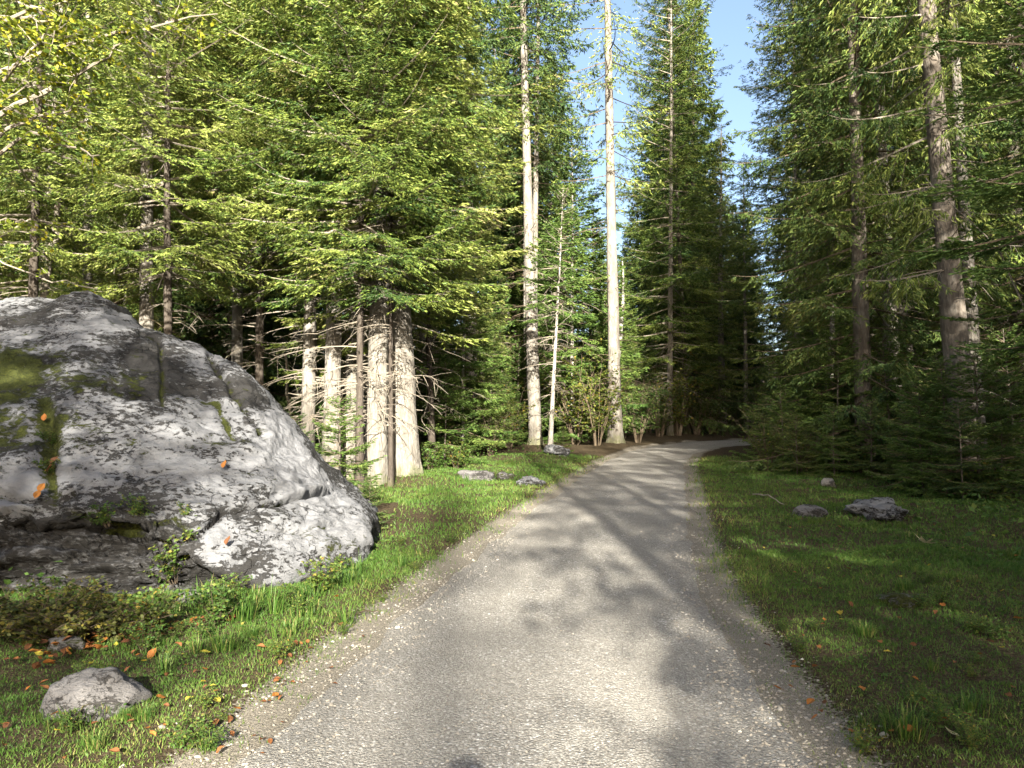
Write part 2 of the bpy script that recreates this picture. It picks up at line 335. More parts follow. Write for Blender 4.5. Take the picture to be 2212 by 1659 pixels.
# ------------------------------------------------------------------ ground, path
def grade(lo, hi, near0, near1, fine, growth=1.09):
    xs = list(np.arange(near0, near1, fine)); s = fine; x = near1
    while x < hi: xs.append(x); s *= growth; x += s
    s = fine; x = near0 - fine; left = []
    while x > lo: left.append(x); s *= growth; x -= s
    return np.array([lo] + left[::-1] + xs + [hi])
gx = grade(-500, 500, -6, 6, .11, 1.10); gy = grade(-300, 700, 2.4, 15, .11, 1.085)
X, Y = np.meshgrid(gx, gy, indexing='ij'); pdg = path_dist(X.ravel(), Y.ravel())
Z = ground_z(X.ravel(), Y.ravel(), pdg)
nx, ny = X.shape; ii = np.arange(nx-1)[:,None]*ny + np.arange(ny-1)[None]
quads = np.stack([ii, ii+ny, ii+ny+1, ii+1], -1).reshape(-1,4)
xr, yr = X.ravel(), Y.ravel()
dirt = np.exp(-(((xr+1.55)/.95)**2 + ((yr-10.4)/1.2)**2)) * 1.0 + ss(6, 12, pdg)*.25
# brown trampled earth beside the big trunks
gravel_m = 1 - ss(-.05, .55, pdg)
ground = link('ground', mesh_np('ground', np.stack([xr,yr,Z],1), quads, M['ground'], smooth=True, extra={'dirt': np.clip(dirt,0,1), 'gravel': gravel_m}))
tag(ground, kind='structure', label='mossy forest floor rising gently away from the camera')
# path sheet: ribs across the line of the path
seg = np.gradient(PD[:,:2], axis=0); nrm = np.stack([seg[:,1], -seg[:,0]],1); nrm /= np.linalg.norm(nrm,axis=1)[:,None]
# resample evenly and finer
arc = np.concatenate([[0], np.cumsum(np.linalg.norm(np.diff(PD[:,:2],axis=0),axis=1))])
fine_s = np.concatenate([np.arange(0, 88, 1.0), np.arange(88, arc[-1], .18)])
pc = np.stack([np.interp(fine_s, arc, PD[:,k]) for k in range(3)],1); pn = np.stack([np.interp(fine_s, arc, nrm[:,k]) for k in range(2)],1)
tv = np.linspace(-1, 1, 34)
hw = pc[:,2]+.45
PX = pc[:,0][:,None] + pn[:,0][:,None]*tv*hw[:,None]; PY = pc[:,1][:,None] + pn[:,1][:,None]*tv*hw[:,None]
pdp = (np.abs(tv)[None]*hw[:,None] - pc[:,2][:,None]).ravel()
PZ = path_z(PX.ravel(), PY.ravel(), pdp)
n1, n2 = PX.shape; ii = np.arange(n1-1)[:,None]*n2 + np.arange(n2-1)[None]
quads = np.stack([ii, ii+n2, ii+n2+1, ii+1], -1).reshape(-1,4)
path = link('path', mesh_np('path', np.stack([PX.ravel(),PY.ravel(),PZ],1), quads[:, ::-1], M['gravel'], smooth=True, extra={'across': (tv[None]*hw[:,None]).ravel()}))
tag(path, kind='structure', label='pale gravel path bending right into the forest')

# ------------------------------------------------------------------ trees
def trunk_center(z, H, bend, ph):
    z = np.asarray(z, float); return np.stack([bend*np.sin(z/H*4+ph)*z/H, bend*np.cos(z/H*3+ph*2)*z/H - bend*math.cos(ph*2)*0, z], -1)
def make_trunk(name, H, r, mat, bend=.15, ph=0.0, flare=.40, sides=14, seed=0):
    zs = np.concatenate([[-.35,-.05,.12,.3,.55,.9,1.4], np.linspace(2, H, 26)])
    rad = r*(1-.93*np.clip(zs/H,0,1)**.85) + r*flare*np.exp(-np.clip(zs,-.3,None)/.22)*.42 + .004
    ang = np.arange(sides)*2*math.pi/sides
    c = trunk_center(np.clip(zs,0,None), H, bend, ph); c[:,2] = zs
    rr = np.random.default_rng(seed)
    lobes = 1 + np.exp(-np.clip(zs,0,None)/.35)[:,None]*.28*np.cos(ang*4+rr.random()*6)[None] + .05*rr.normal(0,1,(len(zs),sides))
    V = np.stack([c[:,0][:,None]+rad[:,None]*lobes*np.cos(ang), c[:,1][:,None]+rad[:,None]*lobes*np.sin(ang), np.repeat(zs[:,None],sides,1)],-1).reshape(-1,3)
    i = np.arange(len(zs)-1)[:,None]*sides; j = np.arange(sides)[None]; k=(j+1)%sides
    q = np.stack([i+j,i+k,i+sides+k,i+sides+j],-1).reshape(-1,4)
    return mesh_np(name, V, q, mat, smooth=True)
def make_spruce(name, seed, H, cb, R, nb, mat, wood, bark, twig_l=.15, twig_w=.042, sp2=.13, sp3=.085, hang=.35, droop=.5, dead=0, r=.25, shape=.75, fir=False, bend=.15, low_taper=.35):
    rng = np.random.default_rng(seed); ph = rng.random()*6
    Pn, Dn, ln, wn_, an = [], [], [], [], []; wood_b = Buf()
    for i in range(nb):
        f = ((i + rng.random())/nb); h = cb + (H-cb)*f**.95*.985; gap = .62*(1-.5*f); h = min(h*.25 + .75*(round(h/gap)*gap + rng.normal(0,.05)), H-.15)
        t = (H-h)/(H-cb)
        Lb = (R*t**shape*(1-low_taper*ss(.75,1,t))*(.65+.55*rng.random()) + .12)
        az = i*2.39996 + rng.normal(0,.35)
        up = .75*(1-t)**1.5 - droop*.45*t + rng.normal(0,.10); sag = droop*.35*t
        s = np.linspace(0,1,10); c0 = trunk_center(np.array([h]),H,bend,ph)[0]
        bendaz = rng.normal(0,.18); brv = rng.normal(0,.15)
        ax = np.stack([Lb*s*np.cos(az+bendaz*s), Lb*s*np.sin(az+bendaz*s), Lb*(up*s - sag*s**2 + (sag*.9+.1)*s**3.2)],-1) + c0
        tube(wood_b, ax, np.linspace(.008+.0075*Lb,.003,10), 3, .5)
        n2 = max(3, int(Lb/sp2)); sk = np.sort(rng.uniform(.06 if Lb<1 else .18, 1.0, n2)); 
        T = norm(np.gradient(ax,axis=0)); 
        for side in (-1,1):
            sj = np.clip(sk + rng.normal(0,.01,n2),0,.995)
            B = np.stack([np.interp(sj,s,ax[:,k]) for k in range(3)],-1); Tb = norm(np.stack([np.interp(sj,s,T[:,k]) for k in range(3)],-1))
            Sd = norm(np.cross(Tb, np.array([0,0,1.0])))*side
            ang = rng.normal(.95,.18,n2)[:,None]
            D2 = norm(Tb*np.cos(ang) + Sd*np.sin(ang) + np.array([0,0,1.0])*(-hang*.7*rng.random((n2,1)) + (.12 if fir else 0)))
            L2 = np.clip((.48*Lb*(1-sj)**.8+.10)*rng.uniform(.6,1.15,n2), .08, 1.1)
            # secondaries' wood
            e = B + D2*L2[:,None] - np.array([0,0,1.0])*(hang*.35*L2**1.5)[:,None]
            wS = norm(np.cross(D2, np.array([0,0,1.0])+rng.normal(0,.3,(n2,3))))*.0045
            Vw = np.stack([B-wS, B+wS, e],1).reshape(-1,3); wood_b.add(Vw, np.arange(n2*3).reshape(-1,3), .5)
            m3 = np.maximum(2,(L2/sp3).astype(int)); tot = m3.sum(); idx = np.repeat(np.arange(n2), m3)
            for sd3 in (-1,1):
                u = rng.uniform(.08,1,tot)
                Pp = B[idx] + D2[idx]*(L2[idx]*u)[:,None] - np.array([0,0,1.0])*(hang*.35*(L2[idx]*u)**1.5)[:,None]
                S3 = norm(np.cross(D2[idx], np.array([0,0,1.0])))*sd3
                an3 = rng.normal(.75,.25,tot)[:,None]
                D3 = norm(D2[idx]*np.cos(an3) + S3*np.sin(an3) + np.array([0,0,-1.0])*(hang*rng.uniform(.2,1.6,tot))[:,None] + rng.normal(0,.12,(tot,3)))
                Pn.append(Pp); Dn.append(D3); ln.append(twig_l*rng.uniform(.6,1.25,tot)); wn_.append(twig_w*rng.uniform(.7,1.2,tot))
                an.append(np.clip(.47 + brv + rng.normal(0,.16,tot) + .12*(u-.5), 0, .99) )
            # twig at each secondary's end
            Pn.append(e-D2*.05); Dn.append(D2); ln.append(np.full(n2,twig_l)); wn_.append(np.full(n2,twig_w)); an.append(np.clip(rng.normal(.6,.12,n2),0,1))
    # leader shoots
    P=np.concatenate(Pn); D=np.concatenate(Dn); l=np.concatenate(ln); w=np.concatenate(wn_); a=np.concatenate(an)
    V,Fc = strips(P,D,l,w,rng,1.1,.15)
    crown = mesh_np(name+'_crown', V, Fc, mat, np.repeat(a,4))
    # dead lower branches below the living crown
    for i in range(dead):
        h = rng.uniform(.15*cb+.6, cb+1.5); az = rng.random()*6.283; Lb = rng.uniform(.3,1.5)
        s = np.linspace(0,1,6); c0 = trunk_center(np.array([h]),H,bend,ph)[0]
        ax = c0 + np.stack([Lb*s*np.cos(az+.5*s*rng.normal()),Lb*s*np.sin(az+.4*s*rng.normal()),Lb*(rng.normal(.05,.12)*s-.28*s**2)],-1)
        tube(wood_b, ax, np.linspace(.013,.003,6), 3, .5)
        for k in range(rng.integers(3,9)):
            q = ax[rng.integers(1,6)]; d = norm(rng.normal(0,1,3)*[1,1,.5]+ (ax[-1]-c0)*1.2/Lb)*rng.uniform(.15,.5)
            tube(wood_b, np.stack([q,q+d*.5-[0,0,.02],q+d-[0,0,.07]]), [.005,.0035,.002], 3, .5)
    for i in range(int(dead*1.6)):
        h = rng.uniform(1.2, cb+4); az = rng.random()*6.283; c0 = trunk_center(np.array([h]),H,bend,ph)[0]; rad = r*(1-.93*(h/H)**.85); Lb = rad+rng.uniform(.04,.22)
        d = np.array([math.cos(az),math.sin(az),rng.uniform(-.25,.25)]); tube(wood_b, np.stack([c0+d*rad*.7, c0+d*Lb]), [.014,.007], 4, .5)
    br = wood_b.mesh(name+'_branches', wood)
    tr = make_trunk(name+'_trunk', H, r, bark, bend, ph, seed=seed)
    return dict(H=H, r=r, trunk=tr, crown=crown, branches=br)

SP = {}
SP['dense'] = make_spruce('dense', 11, 27, 3.2, 4.0, 190, M['needle'], M['twig'], M['bark'], sp2=.135, sp3=.062, twig_l=.125, twig_w=.027, dead=30, r=.28)
SP['dense2'] = make_spruce('dense2', 12, 25, 4.9, 3.7, 175, M['needle'], M['twig'], M['bark'], sp2=.13, sp3=.062, twig_l=.12, twig_w=.026, hang=.6, dead=40, r=.26)
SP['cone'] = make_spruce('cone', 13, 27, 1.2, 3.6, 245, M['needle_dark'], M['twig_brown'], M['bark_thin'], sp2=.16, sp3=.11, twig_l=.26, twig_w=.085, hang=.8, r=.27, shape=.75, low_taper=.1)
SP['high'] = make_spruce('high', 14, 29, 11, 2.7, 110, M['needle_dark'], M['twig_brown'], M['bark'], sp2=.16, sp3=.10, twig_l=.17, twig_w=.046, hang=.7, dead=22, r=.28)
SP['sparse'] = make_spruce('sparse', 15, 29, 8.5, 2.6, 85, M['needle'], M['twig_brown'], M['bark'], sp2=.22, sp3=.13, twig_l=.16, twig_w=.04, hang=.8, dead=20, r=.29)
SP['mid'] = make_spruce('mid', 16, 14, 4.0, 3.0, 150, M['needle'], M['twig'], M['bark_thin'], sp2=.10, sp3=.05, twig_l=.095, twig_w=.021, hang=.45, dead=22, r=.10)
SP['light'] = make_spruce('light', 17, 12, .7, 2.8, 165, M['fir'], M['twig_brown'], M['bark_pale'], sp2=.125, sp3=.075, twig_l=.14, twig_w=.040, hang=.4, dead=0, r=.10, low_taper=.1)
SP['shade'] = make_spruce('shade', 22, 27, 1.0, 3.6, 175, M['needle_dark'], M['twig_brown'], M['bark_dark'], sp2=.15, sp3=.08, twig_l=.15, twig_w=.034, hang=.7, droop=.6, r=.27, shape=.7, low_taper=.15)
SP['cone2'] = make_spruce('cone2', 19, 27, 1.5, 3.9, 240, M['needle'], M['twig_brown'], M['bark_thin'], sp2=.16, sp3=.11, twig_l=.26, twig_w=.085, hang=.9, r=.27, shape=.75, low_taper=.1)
SP['hanging'] = make_spruce('hanging', 18, 30, 4, 3.0, 150, M['needle'], M['twig'], M['bark_dark'], sp2=.15, sp3=.07, twig_l=.15, twig_w=.028, hang=1.2, dead=24, r=.27)

SP['firbough'] = make_spruce('firbough', 20, 12.5, 2.5, 2.7, 110, M['fir'], M['twig_brown'], M['bark_dark'], sp2=.09, sp3=.048, twig_l=.085, twig_w=.024, hang=.15, droop=.5, dead=6, r=.12, fir=True)
ntree = [0]
def tree(var, x, y, label, group=None, H=None, dia=None, top=None, spin=None, name='spruce_tree', z=None, crown=True):
    v = SP[var]; ntree[0] += 1
    rr = random.Random(ntree[0]*77)
    s = (H / v['H']) if H else rr.uniform(.85, 1.12)
    o = empty(name, (x, y, (gz(x, y) if z is None else z) - .05))
    d = Vector((rr.gauss(0,.012), rr.gauss(0,.012), 1)) if top is None else (Vector(top) - o.location)
    q = Vector((0,0,1)).rotation_difference(d.normalized()) @ Matrix.Rotation(rr.random()*6.28 if spin is None else spin, 3, 'Z').to_quaternion()
    o.rotation_mode = 'QUATERNION'; o.rotation_quaternion = q; o.scale = (s, s, s)
    tag(o, label, 'tree', group)
    for nm in ('trunk', 'branches', 'crown'):
        c = link(nm, v[nm], o)
        if nm == 'trunk' and dia: k = dia / (2*v['r']*s); c.scale = (k, k, 1)
    return o
def ptree(var, px, Y, label, topx=None, topy=480, **kw):
    p = at(px, 950, Y)
    top = at(topx, topy, Y) if topx is not None else None
    return tree(var, p.x, Y, label, top=top, **kw)

# hero trees, left of the path
ptree('dense', 875, 15.1, 'thickest sunlit spruce trunk on the grass verge beside the path, mossy root on its right', 850, 480, dia=.60, H=27, spin=.4)
ptree('dense2', 812, 14.6, 'bright bare spruce trunk just left of the thickest sunlit trunk', 822, 480, dia=.44, H=25, spin=2.2)
ptree('dense2', 757, 16.2, 'slender pale spruce trunk behind the young spruce by the boulder', 768, 450, dia=.28, H=24, spin=4)
ptree('dense', 776, 17, 'dark shaded spruce trunk between two bright trunks', 780, 450, dia=.22, H=19, spin=1)
ptree('dense2', 716, 15.4, 'broad pale spruce trunk right behind the top of the young spruce', 728, 450, dia=.38, H=26, spin=5.1)
ptree('dense2', 664, 16.0, 'pale spruce trunk near the right shoulder of the boulder', 672, 450, dia=.32, H=24, spin=.9)
ptree('high', 640, 27, 'brown spruce trunk farther back above the right shoulder of the boulder', 642, 450, dia=.36, H=26)
ptree('high', 320, 14.9, 'bright white-lit spruce trunk rising behind the top of the boulder', 318, 440, dia=.31, H=25)
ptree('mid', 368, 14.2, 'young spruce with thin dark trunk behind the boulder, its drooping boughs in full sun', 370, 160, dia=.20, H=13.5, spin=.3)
ptree('high', 270, 22, 'thin pale trunk left of the white-lit trunk behind the boulder', 270, 520, dia=.20, H=20)
ptree('high', 186, 19, 'sunlit trunk above the highest point of the boulder', 190, 400, dia=.30, H=24)
ptree('dense', 455, 25, 'thin pale trunk deep in the wood behind the slope of the boulder', 457, 500, dia=.20, H=21)
ptree('dense2', 512, 20, 'mottled spruce trunk behind the right slope of the boulder', 514, 500, dia=.34, H=25, spin=3)
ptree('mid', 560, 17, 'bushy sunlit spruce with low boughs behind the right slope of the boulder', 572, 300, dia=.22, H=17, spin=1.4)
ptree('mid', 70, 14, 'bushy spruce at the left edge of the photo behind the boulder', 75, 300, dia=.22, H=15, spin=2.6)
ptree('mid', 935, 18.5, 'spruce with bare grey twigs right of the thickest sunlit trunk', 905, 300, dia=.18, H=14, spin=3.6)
ptree('high', 1018, 28, 'trunk glimpsed between boughs left of the tall pale trunk', 1016, 350, dia=.46, H=28)
ptree('light', 1000, 22, 'dark understorey spruce left of the tall pale trunk', 1000, 700, dia=.12, H=7.5)
ptree('high', 1157, 26, 'tall pale grey spruce trunk beside the mossy rocks left of the path', 1130, 100, dia=.48, H=30, spin=.2)
ptree('sparse', 1330, 27, 'tall straight spruce trunk at the outside of the path bend with thin airy crown', 1310, 50, dia=.50, H=31, spin=1.0)
ptree('light', 1240, 30, 'sunlit light green spruce between the two tall trunks', 1228, 400, dia=.2, H=13.5)
ptree('light', 1190, 34, 'light green spruce behind the leaning sapling', 1190, 500, dia=.2, H=14)
ptree('light', 1285, 35, 'smaller light green spruce left of the straight trunk', 1285, 600, dia=.18, H=11)
ptree('high', 1137, 31, 'thin trunk close behind the tall pale trunk', 1135, 700, dia=.20, H=22)
# beyond the bend
ptree('cone2', 1503, 46, 'tall cone-shaped spruce in the middle distance with sunlit top', 1500, 100, dia=.55, H=29, spin=.7)
ptree('cone', 1442, 53, 'dark tall spruce just left of the sunlit cone-shaped spruce', 1446, 100, dia=.55, H=32)
ptree('dense', 1562, 40, 'dark spruce with grey trunk in front of the sunlit cone-shaped spruce', 1556, 500, dia=.45, H=17)
ptree('cone', 1425, 41, 'dark low spruce below the tall pair beyond the bend', 1425, 500, dia=.35, H=13)
ptree('high', 1612, 39, 'trunk lit at its foot where the path disappears', 1610, 700, dia=.28, H=15)
ptree('cone', 1610, 47, 'short dark spruce under the open sky at the far end of the path', 1610, 600, dia=.3, H=15)
# right of the path
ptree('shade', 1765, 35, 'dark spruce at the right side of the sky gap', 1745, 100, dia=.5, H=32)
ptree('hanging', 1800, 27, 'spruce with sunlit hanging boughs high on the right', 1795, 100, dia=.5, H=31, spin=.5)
ptree('dense', 1722, 27, 'slim shaded spruce trunk right of the vanishing path', 1718, 300, dia=.24, H=22)
ptree('high', 1852, 23, 'silvery thin trunk in the shade of the right-hand wood', 1846, 480, dia=.28, H=25)
ptree('hanging', 2088, 15, 'massive dark spruce trunk on the right behind the thicket', 2018, 200, dia=.52, H=31, spin=2.1)
ptree('high', 2118, 16.6, 'narrower trunk leaning against the massive dark trunk on the right', 2068, 200, dia=.30, H=29)
ptree('dense2', 1950, 24, 'shaded spruce between the silvery trunk and the massive dark trunk', 1945, 300, dia=.35, H=27)
ptree('dense', 2210, 20, 'dark spruce at the right edge of the photo behind the fir boughs', 2190, 300, dia=.4, H=28)
ptree('firbough', 2390, 9.2, 'near fir at the right edge reaching green boughs into the photo', 2370, 200, dia=.2, H=12.5, spin=.4, name='fir_tree')
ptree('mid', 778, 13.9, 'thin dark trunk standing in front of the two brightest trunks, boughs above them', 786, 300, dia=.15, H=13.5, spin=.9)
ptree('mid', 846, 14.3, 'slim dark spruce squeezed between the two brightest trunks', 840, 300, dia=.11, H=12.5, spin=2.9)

# the wood behind: trees nothing tells apart
placed = [(o.location.x, o.location.y) for o in bpy.data.objects if o.type == 'EMPTY']
def wood(n, box, varis, label, group, Hs, seed, gaps=(), mind=2.2, mindp=2.0):
    rr = random.Random(seed); k = 0; tries = 0
    while k < n and tries < 6000:
        tries += 1
        x, y = rr.uniform(box[0], box[1]), rr.uniform(box[2], box[3])
        if y > 0:
            px = CX + F*x/y
            if any(a < px < b for a, b in gaps): continue
        if any((x-a)**2 + (y-b)**2 < mind**2 for a, b in placed): continue
        if path_dist([x],[y])[0] < mindp: continue
        if -9 < x < -1 and 5 < y < 13.5: continue
        placed.append((x, y)); k += 1
        tree(rr.choice(varis), x, y, label, group, H=rr.uniform(*Hs), dia=rr.uniform(.26,.5))
GAPS = ((1170,1400),(1500,1700)); GAPS_L = GAPS + ((630,900),(295,350))
wood(34, (-26, 3, 19, 36), ['dense','dense2','high','cone'], 'spruce of the dense wood left of the path', 'spruces in the wood left of the path', (21,29), 5, GAPS_L)
wood(34, (-42, 8, 36, 66), ['cone','dense','cone'], 'spruce deep in the wood left of the path', 'spruces deep in the wood on the left', (22,30), 6, GAPS, 2.8)
GAPS_R = ((1170,1400),(1500,1790))
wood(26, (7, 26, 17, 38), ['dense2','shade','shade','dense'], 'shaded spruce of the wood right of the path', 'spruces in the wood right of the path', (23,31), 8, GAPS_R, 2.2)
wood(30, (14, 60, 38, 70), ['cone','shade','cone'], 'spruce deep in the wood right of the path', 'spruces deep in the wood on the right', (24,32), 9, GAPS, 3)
for k,(px,Y,H) in enumerate([(1385,58,19),(1440,60,24),(1530,62,22),(1565,55,17),(1600,60,17),(1480,64,24),(1620,70,19),(1350,62,15),(1300,66,15)]):
    ptree('cone', px, Y, 'distant dark spruce behind the end of the path', None, group='distant spruces behind the path end', H=H, dia=.4)
wood(14, (-20, -8.5, 14, 24), ['mid','light'], 'small understorey spruce behind the boulder', 'understorey spruces behind the boulder', (5,10), 10, GAPS_L, 1.6)
wood(12, (8, 22, 15, 27), ['light','mid'], 'small understorey spruce in the shade right of the path', 'understorey spruces right of the path', (4,9), 12, GAPS, 1.6)
wood(10, (-3, 5, 29, 40), ['light','mid'], 'understorey spruce in the wood beyond the two tall trunks', 'understorey spruces beyond the tall trunks', (4,8), 13, (), 1.8)
# behind the photographer: the trees whose shade dapples the path
for (x, y, v, H) in [(2.6,-9.5,'hanging',21),(5.2,-11,'dense',19),(-1.9,-22,'sparse',19),(3.3,-5.2,'shade',15),(7.3,-2.3,'shade',19),(5.9,-8,'shade',21),(8,-10,'dense2',19),(4.4,-17,'high',22),(6.8,-21,'cone',20),(9.5,-3,'cone',18),(10.5,-12,'dense',19),
                     (3.8,-28,'sparse',26),(9,-27,'cone',21),(12.5,-20,'cone',19),(13,-6,'cone',18),(6.5,-36,'dense',25),(-9,-32,'high',26),(15,1,'cone',20),(10.5,5.5,'dense2',19),(13,9,'dense',20),
                     (2.1,-24,'high',21),(-2.3,-19,'high',17),(2.3,-31,'sparse',21),(2.4,-37,'sparse',24),(-2.9,-40,'sparse',25),(2.6,-45,'high',27),(-2.6,-29,'sparse',17),
                     (-5.4,-5.2,'mid',12),(-3.5,-9,'mid',14.5),(-7.2,-9,'mid',11.5),(-8.2,-3,'mid',12),(-1.9,-13,'mid',13)]:
    if path_dist([x],[y])[0] > .8: tree(v, x, y, 'spruce beside the path behind the viewpoint', 'spruces behind the viewpoint', H=H, dia=.42)

# ------------------------------------------------------------------ the boulder
COLS = [  # crest (px,py,depth), lip (px,py,depth)
 ((-760,1120,11.6),(-560,1200,8.2)), ((-520,800,11.4),(-400,1130,7.0)), ((-170,650,11.0),(-190,1112,6.65)), ((20,640,10.8),(0,1105,6.55)), ((110,649,10.7),(110,1112,6.5)),
 ((165,633,10.6),(195,1118,6.5)), ((225,648,10.45),(275,1128,6.5)), ((300,695,10.2),(345,1150,6.5)), ((380,730,10.0),(410,1190,6.4)), ((450,765,9.8),(470,1220,6.42)),
 ((490,770,9.7),(530,1246,6.5)), ((530,790,9.5),(580,1258,6.6)), ((565,830,9.35),(630,1247,6.8)), ((600,885,9.1),(670,1234,7.0)), ((640,940,8.9),(705,1222,7.15)),
 ((700,1010,8.65),(740,1206,7.4)), ((745,1052,8.5),(768,1193,7.6)), ((772,1082,8.35),(782,1178,7.75)), ((790,1108,8.2),(792,1165,7.9))]
def build_boulder():
    n = len(COLS); cr = np.array([at(*c[0]) for c in COLS]); lp = np.array([at(*c[1]) for c in COLS])
    u0 = np.arange(n); d = np.concatenate([[0], np.cumsum(np.linalg.norm(np.diff((cr+lp)/2,axis=0),axis=1)+.12)])
    NU = 360; uu = np.interp(np.linspace(0, d[-1], NU), d, u0)
    def sm(a):
        r = np.stack([np.interp(uu,u0,a[:,k]) for k in range(3)],1)
        for _ in range(3): r[1:-1] = .25*r[:-2]+.5*r[1:-1]+.25*r[2:]
        return r
    cr, lp = sm(cr), sm(lp)
    endL = ss(0,1.5,uu); endR = .25+.75*ss(18,16.0,uu)
    hgt = np.maximum(cr[:,2]-lp[:,2], .02)
    pd = path_dist(lp[:,0], lp[:,1]); gzf = ground_z(lp[:,0], lp[:,1]+.4)
    und = .25+.42*ss(7,9.5,uu); und *= endR
    foot = lp + np.stack([np.zeros(NU)-.1*endR, und, np.zeros(NU)],1); foot[:,2] = np.minimum(gzf-.35, lp[:,2]-.1)
    leftled = ss(9,6.5,uu)
    mid1 = lp + np.stack([np.zeros(NU), .75*und+.02, np.zeros(NU)],1); mid1[:,2] = lp[:,2]*.45 + (gzf-.05)*.55
    mid1[:,1] -= .30*leftled; foot[:,1] -= .35*leftled
    lipU = lp.copy(); lipU[:,1] += .12*endR; lipU[:,2] -= .09*endR
    bulge = np.stack([.10*hgt*0, -.55*np.ones(NU), .85*np.ones(NU)],1)*(hgt*.075)[:,None]
    f1 = lp*.9+cr*.1 + bulge*.9; f2 = lp*.66+cr*.34+bulge*1.5; f3 = lp*.33+cr*.67+bulge*1.1; 
    back1 = cr + np.stack([np.zeros(NU)+.1, .7*endR+.05, -.16*hgt-.02],1)
    back2 = cr + np.stack([np.zeros(NU)+.15, 1.5*endR+.1, -.6*hgt-.05],1)
    back3 = cr + np.stack([np.zeros(NU)+.1, 1.9*endR+.1, np.zeros(NU)],1); back3[:,2] = ground_z(back3[:,0], back3[:,1])-.5
    rows = [foot, mid1, lipU, lp, f1, f2, f3, cr, back1, back2, back3]; cnt = [18,26,6,14,50,70,70,16,14,8]
    pts = []; 
    R = np.stack(rows,0)
    K = 26
    for q_ in range(K):                                  # round the end of the nose and close it
        w_ = math.sqrt(max(0, 1-((q_+1)/K)**2)); jx = NU-K+q_; cc = R[1:9,jx].mean(0); cc[2] = R[3,jx,2]*.5+R[7,jx,2]*.5
        R[:,jx] = cc + (R[:,jx]-cc)*max(w_,.02)
    for i in range(len(rows)-1):
        p0,p1,p2,p3 = R[max(i-1,0)],R[i],R[i+1],R[min(i+2,len(rows)-1)]
        for t in np.linspace(0,1,cnt[i],endpoint=False):
            h = .5*((2*p1)+(-p0+p2)*t+(2*p0-5*p1+4*p2-p3)*t*t+(-p0+3*p1-3*p2+p3)*t**3)
            lin = p1*(1-t)+p2*t
            pts.append(.6*h+.4*lin)
    pts.append(R[-1]); G = np.stack(pts,0); NV = G.shape[0]
    # normals
    du = np.gradient(G,axis=1); dv = np.gradient(G,axis=0); Nn = norm(np.cross(du,dv))
    sgn = -1 if Nn[NV//2,NU//2,1] > 0 else 1; Nn = Nn*sgn
    P = G.reshape(-1,3); Nf = Nn.reshape(-1,3)
    amp = (endL*endR)[None].repeat(NV,0).ravel()*.85+.15
    disp = np.zeros(len(P))
    for i,p in enumerate(P):
        v = Vector(p); w = Vector((p[0]*.8+p[2]*.25, p[1]*.8, p[2]*1.5-p[0]*.35))
        disp[i] = .13*(mnoise.noise(v*.8)) + .062*mnoise.fractal(w*2.2,.9,2.1,5) + .05*(abs(mnoise.noise(w*4.0))-.25) + .014*mnoise.noise(v*15)
        st = (p[2]*1.25 + p[0]*.33 + p[1]*.2)*2.6 + 1.2*mnoise.noise(v*.9); fr = st - math.floor(st); disp[i] += .085*(fr if fr < .82 else (1-fr)/.18*.82) * max(0, mnoise.noise(v*.7+Vector((5,2,9)))+.25)
        rd = mnoise.ridged_multi_fractal(w*1.1+Vector((3,1,7)), 1.0, 2.0, 3, 1.0, 2.0); disp[i] -= .05*max(0,rd-1.2)
    # project to the photograph to place its cracks and ledges
    cp, sp_ = math.cos(PITCH), math.sin(PITCH); yy = P[:,1]*cp + (P[:,2]-EYE)*sp_; zz = -P[:,1]*sp_ + (P[:,2]-EYE)*cp
    px = CX + F*P[:,0]/yy; py = CY - F*zz/yy
    front = (np.arange(NV)[:,None] < sum(cnt[:7]) + 2).repeat(NU,1).ravel()
    def poly(pts_, wd):
        best = np.full(len(P),1e9); wob = (fbm(px/30,py/30)-.5)*16
        for (a,b),(c,d_) in zip(pts_[:-1],pts_[1:]):
            vx,vy = c-a,d_-b; t = np.clip(((px-a)*vx+(py-b)*vy)/(vx*vx+vy*vy),0,1)
            best = np.minimum(best, np.hypot(px-a-t*vx, py-b-t*vy + wob*.6))
        return np.exp(-(best/wd)**2)*front
    c1 = poly([(430,1150),(480,1108),(560,1098),(640,1078),(700,1062),(730,1058)],6); c2 = poly([(300,730),(345,742),(352,800),(348,850),(352,880)],5); c3 = poly([(452,768),(480,815),(505,855),(545,905),(575,935)],7)
    c4 = poly([(-300,1080),(0,1068),(60,1082),(120,1085),(150,1060)],8); c5 = poly([(100,880),(110,950),(95,1010),(110,1060)],16); c6 = poly([(150,1110),(230,1140),(300,1150),(360,1120),(420,1150)],12)
    c7 = poly([(-200,1180),(0,1172),(120,1165),(200,1190),(330,1185)],9); c8 = poly([(-200,1235),(60,1228),(180,1240),(300,1235)],8); c9 = poly([(430,860),(470,880),(505,935)],7); c10 = poly([(470,1180),(560,1150),(640,1165),(700,1150)],4)
    disp -= .17*c1+.07*c2+.10*c3+.10*c4+.10*c5+.13*c6+.14*c7+.12*c8+.04*c9+.03*c10
    # step: the block under the crack stands a little proud, the ledges at the left are stacked slabs
    below = ss(0,14, py - np.interp(px,[430,480,560,640,730],[1150,1108,1098,1078,1058])) * ss(440,500,px)*front; disp += .05*below
    lowl = ss(1085,1110,py)*ss(430,380,px)*front; disp += lowl*(.10*(fbm(px/55, py/19)-.5) + .09*(fbm(px/20,py/8)-.5) + .10*np.abs(fbm(px/90+3,py/26)-.5)*2 + .13*(((py+.05*px+26*fbm(px/120,py/60))/34)%1.0)-.06)
    P2 = P + Nf*(disp*amp)[:,None]
    nz = Nf[:,2]
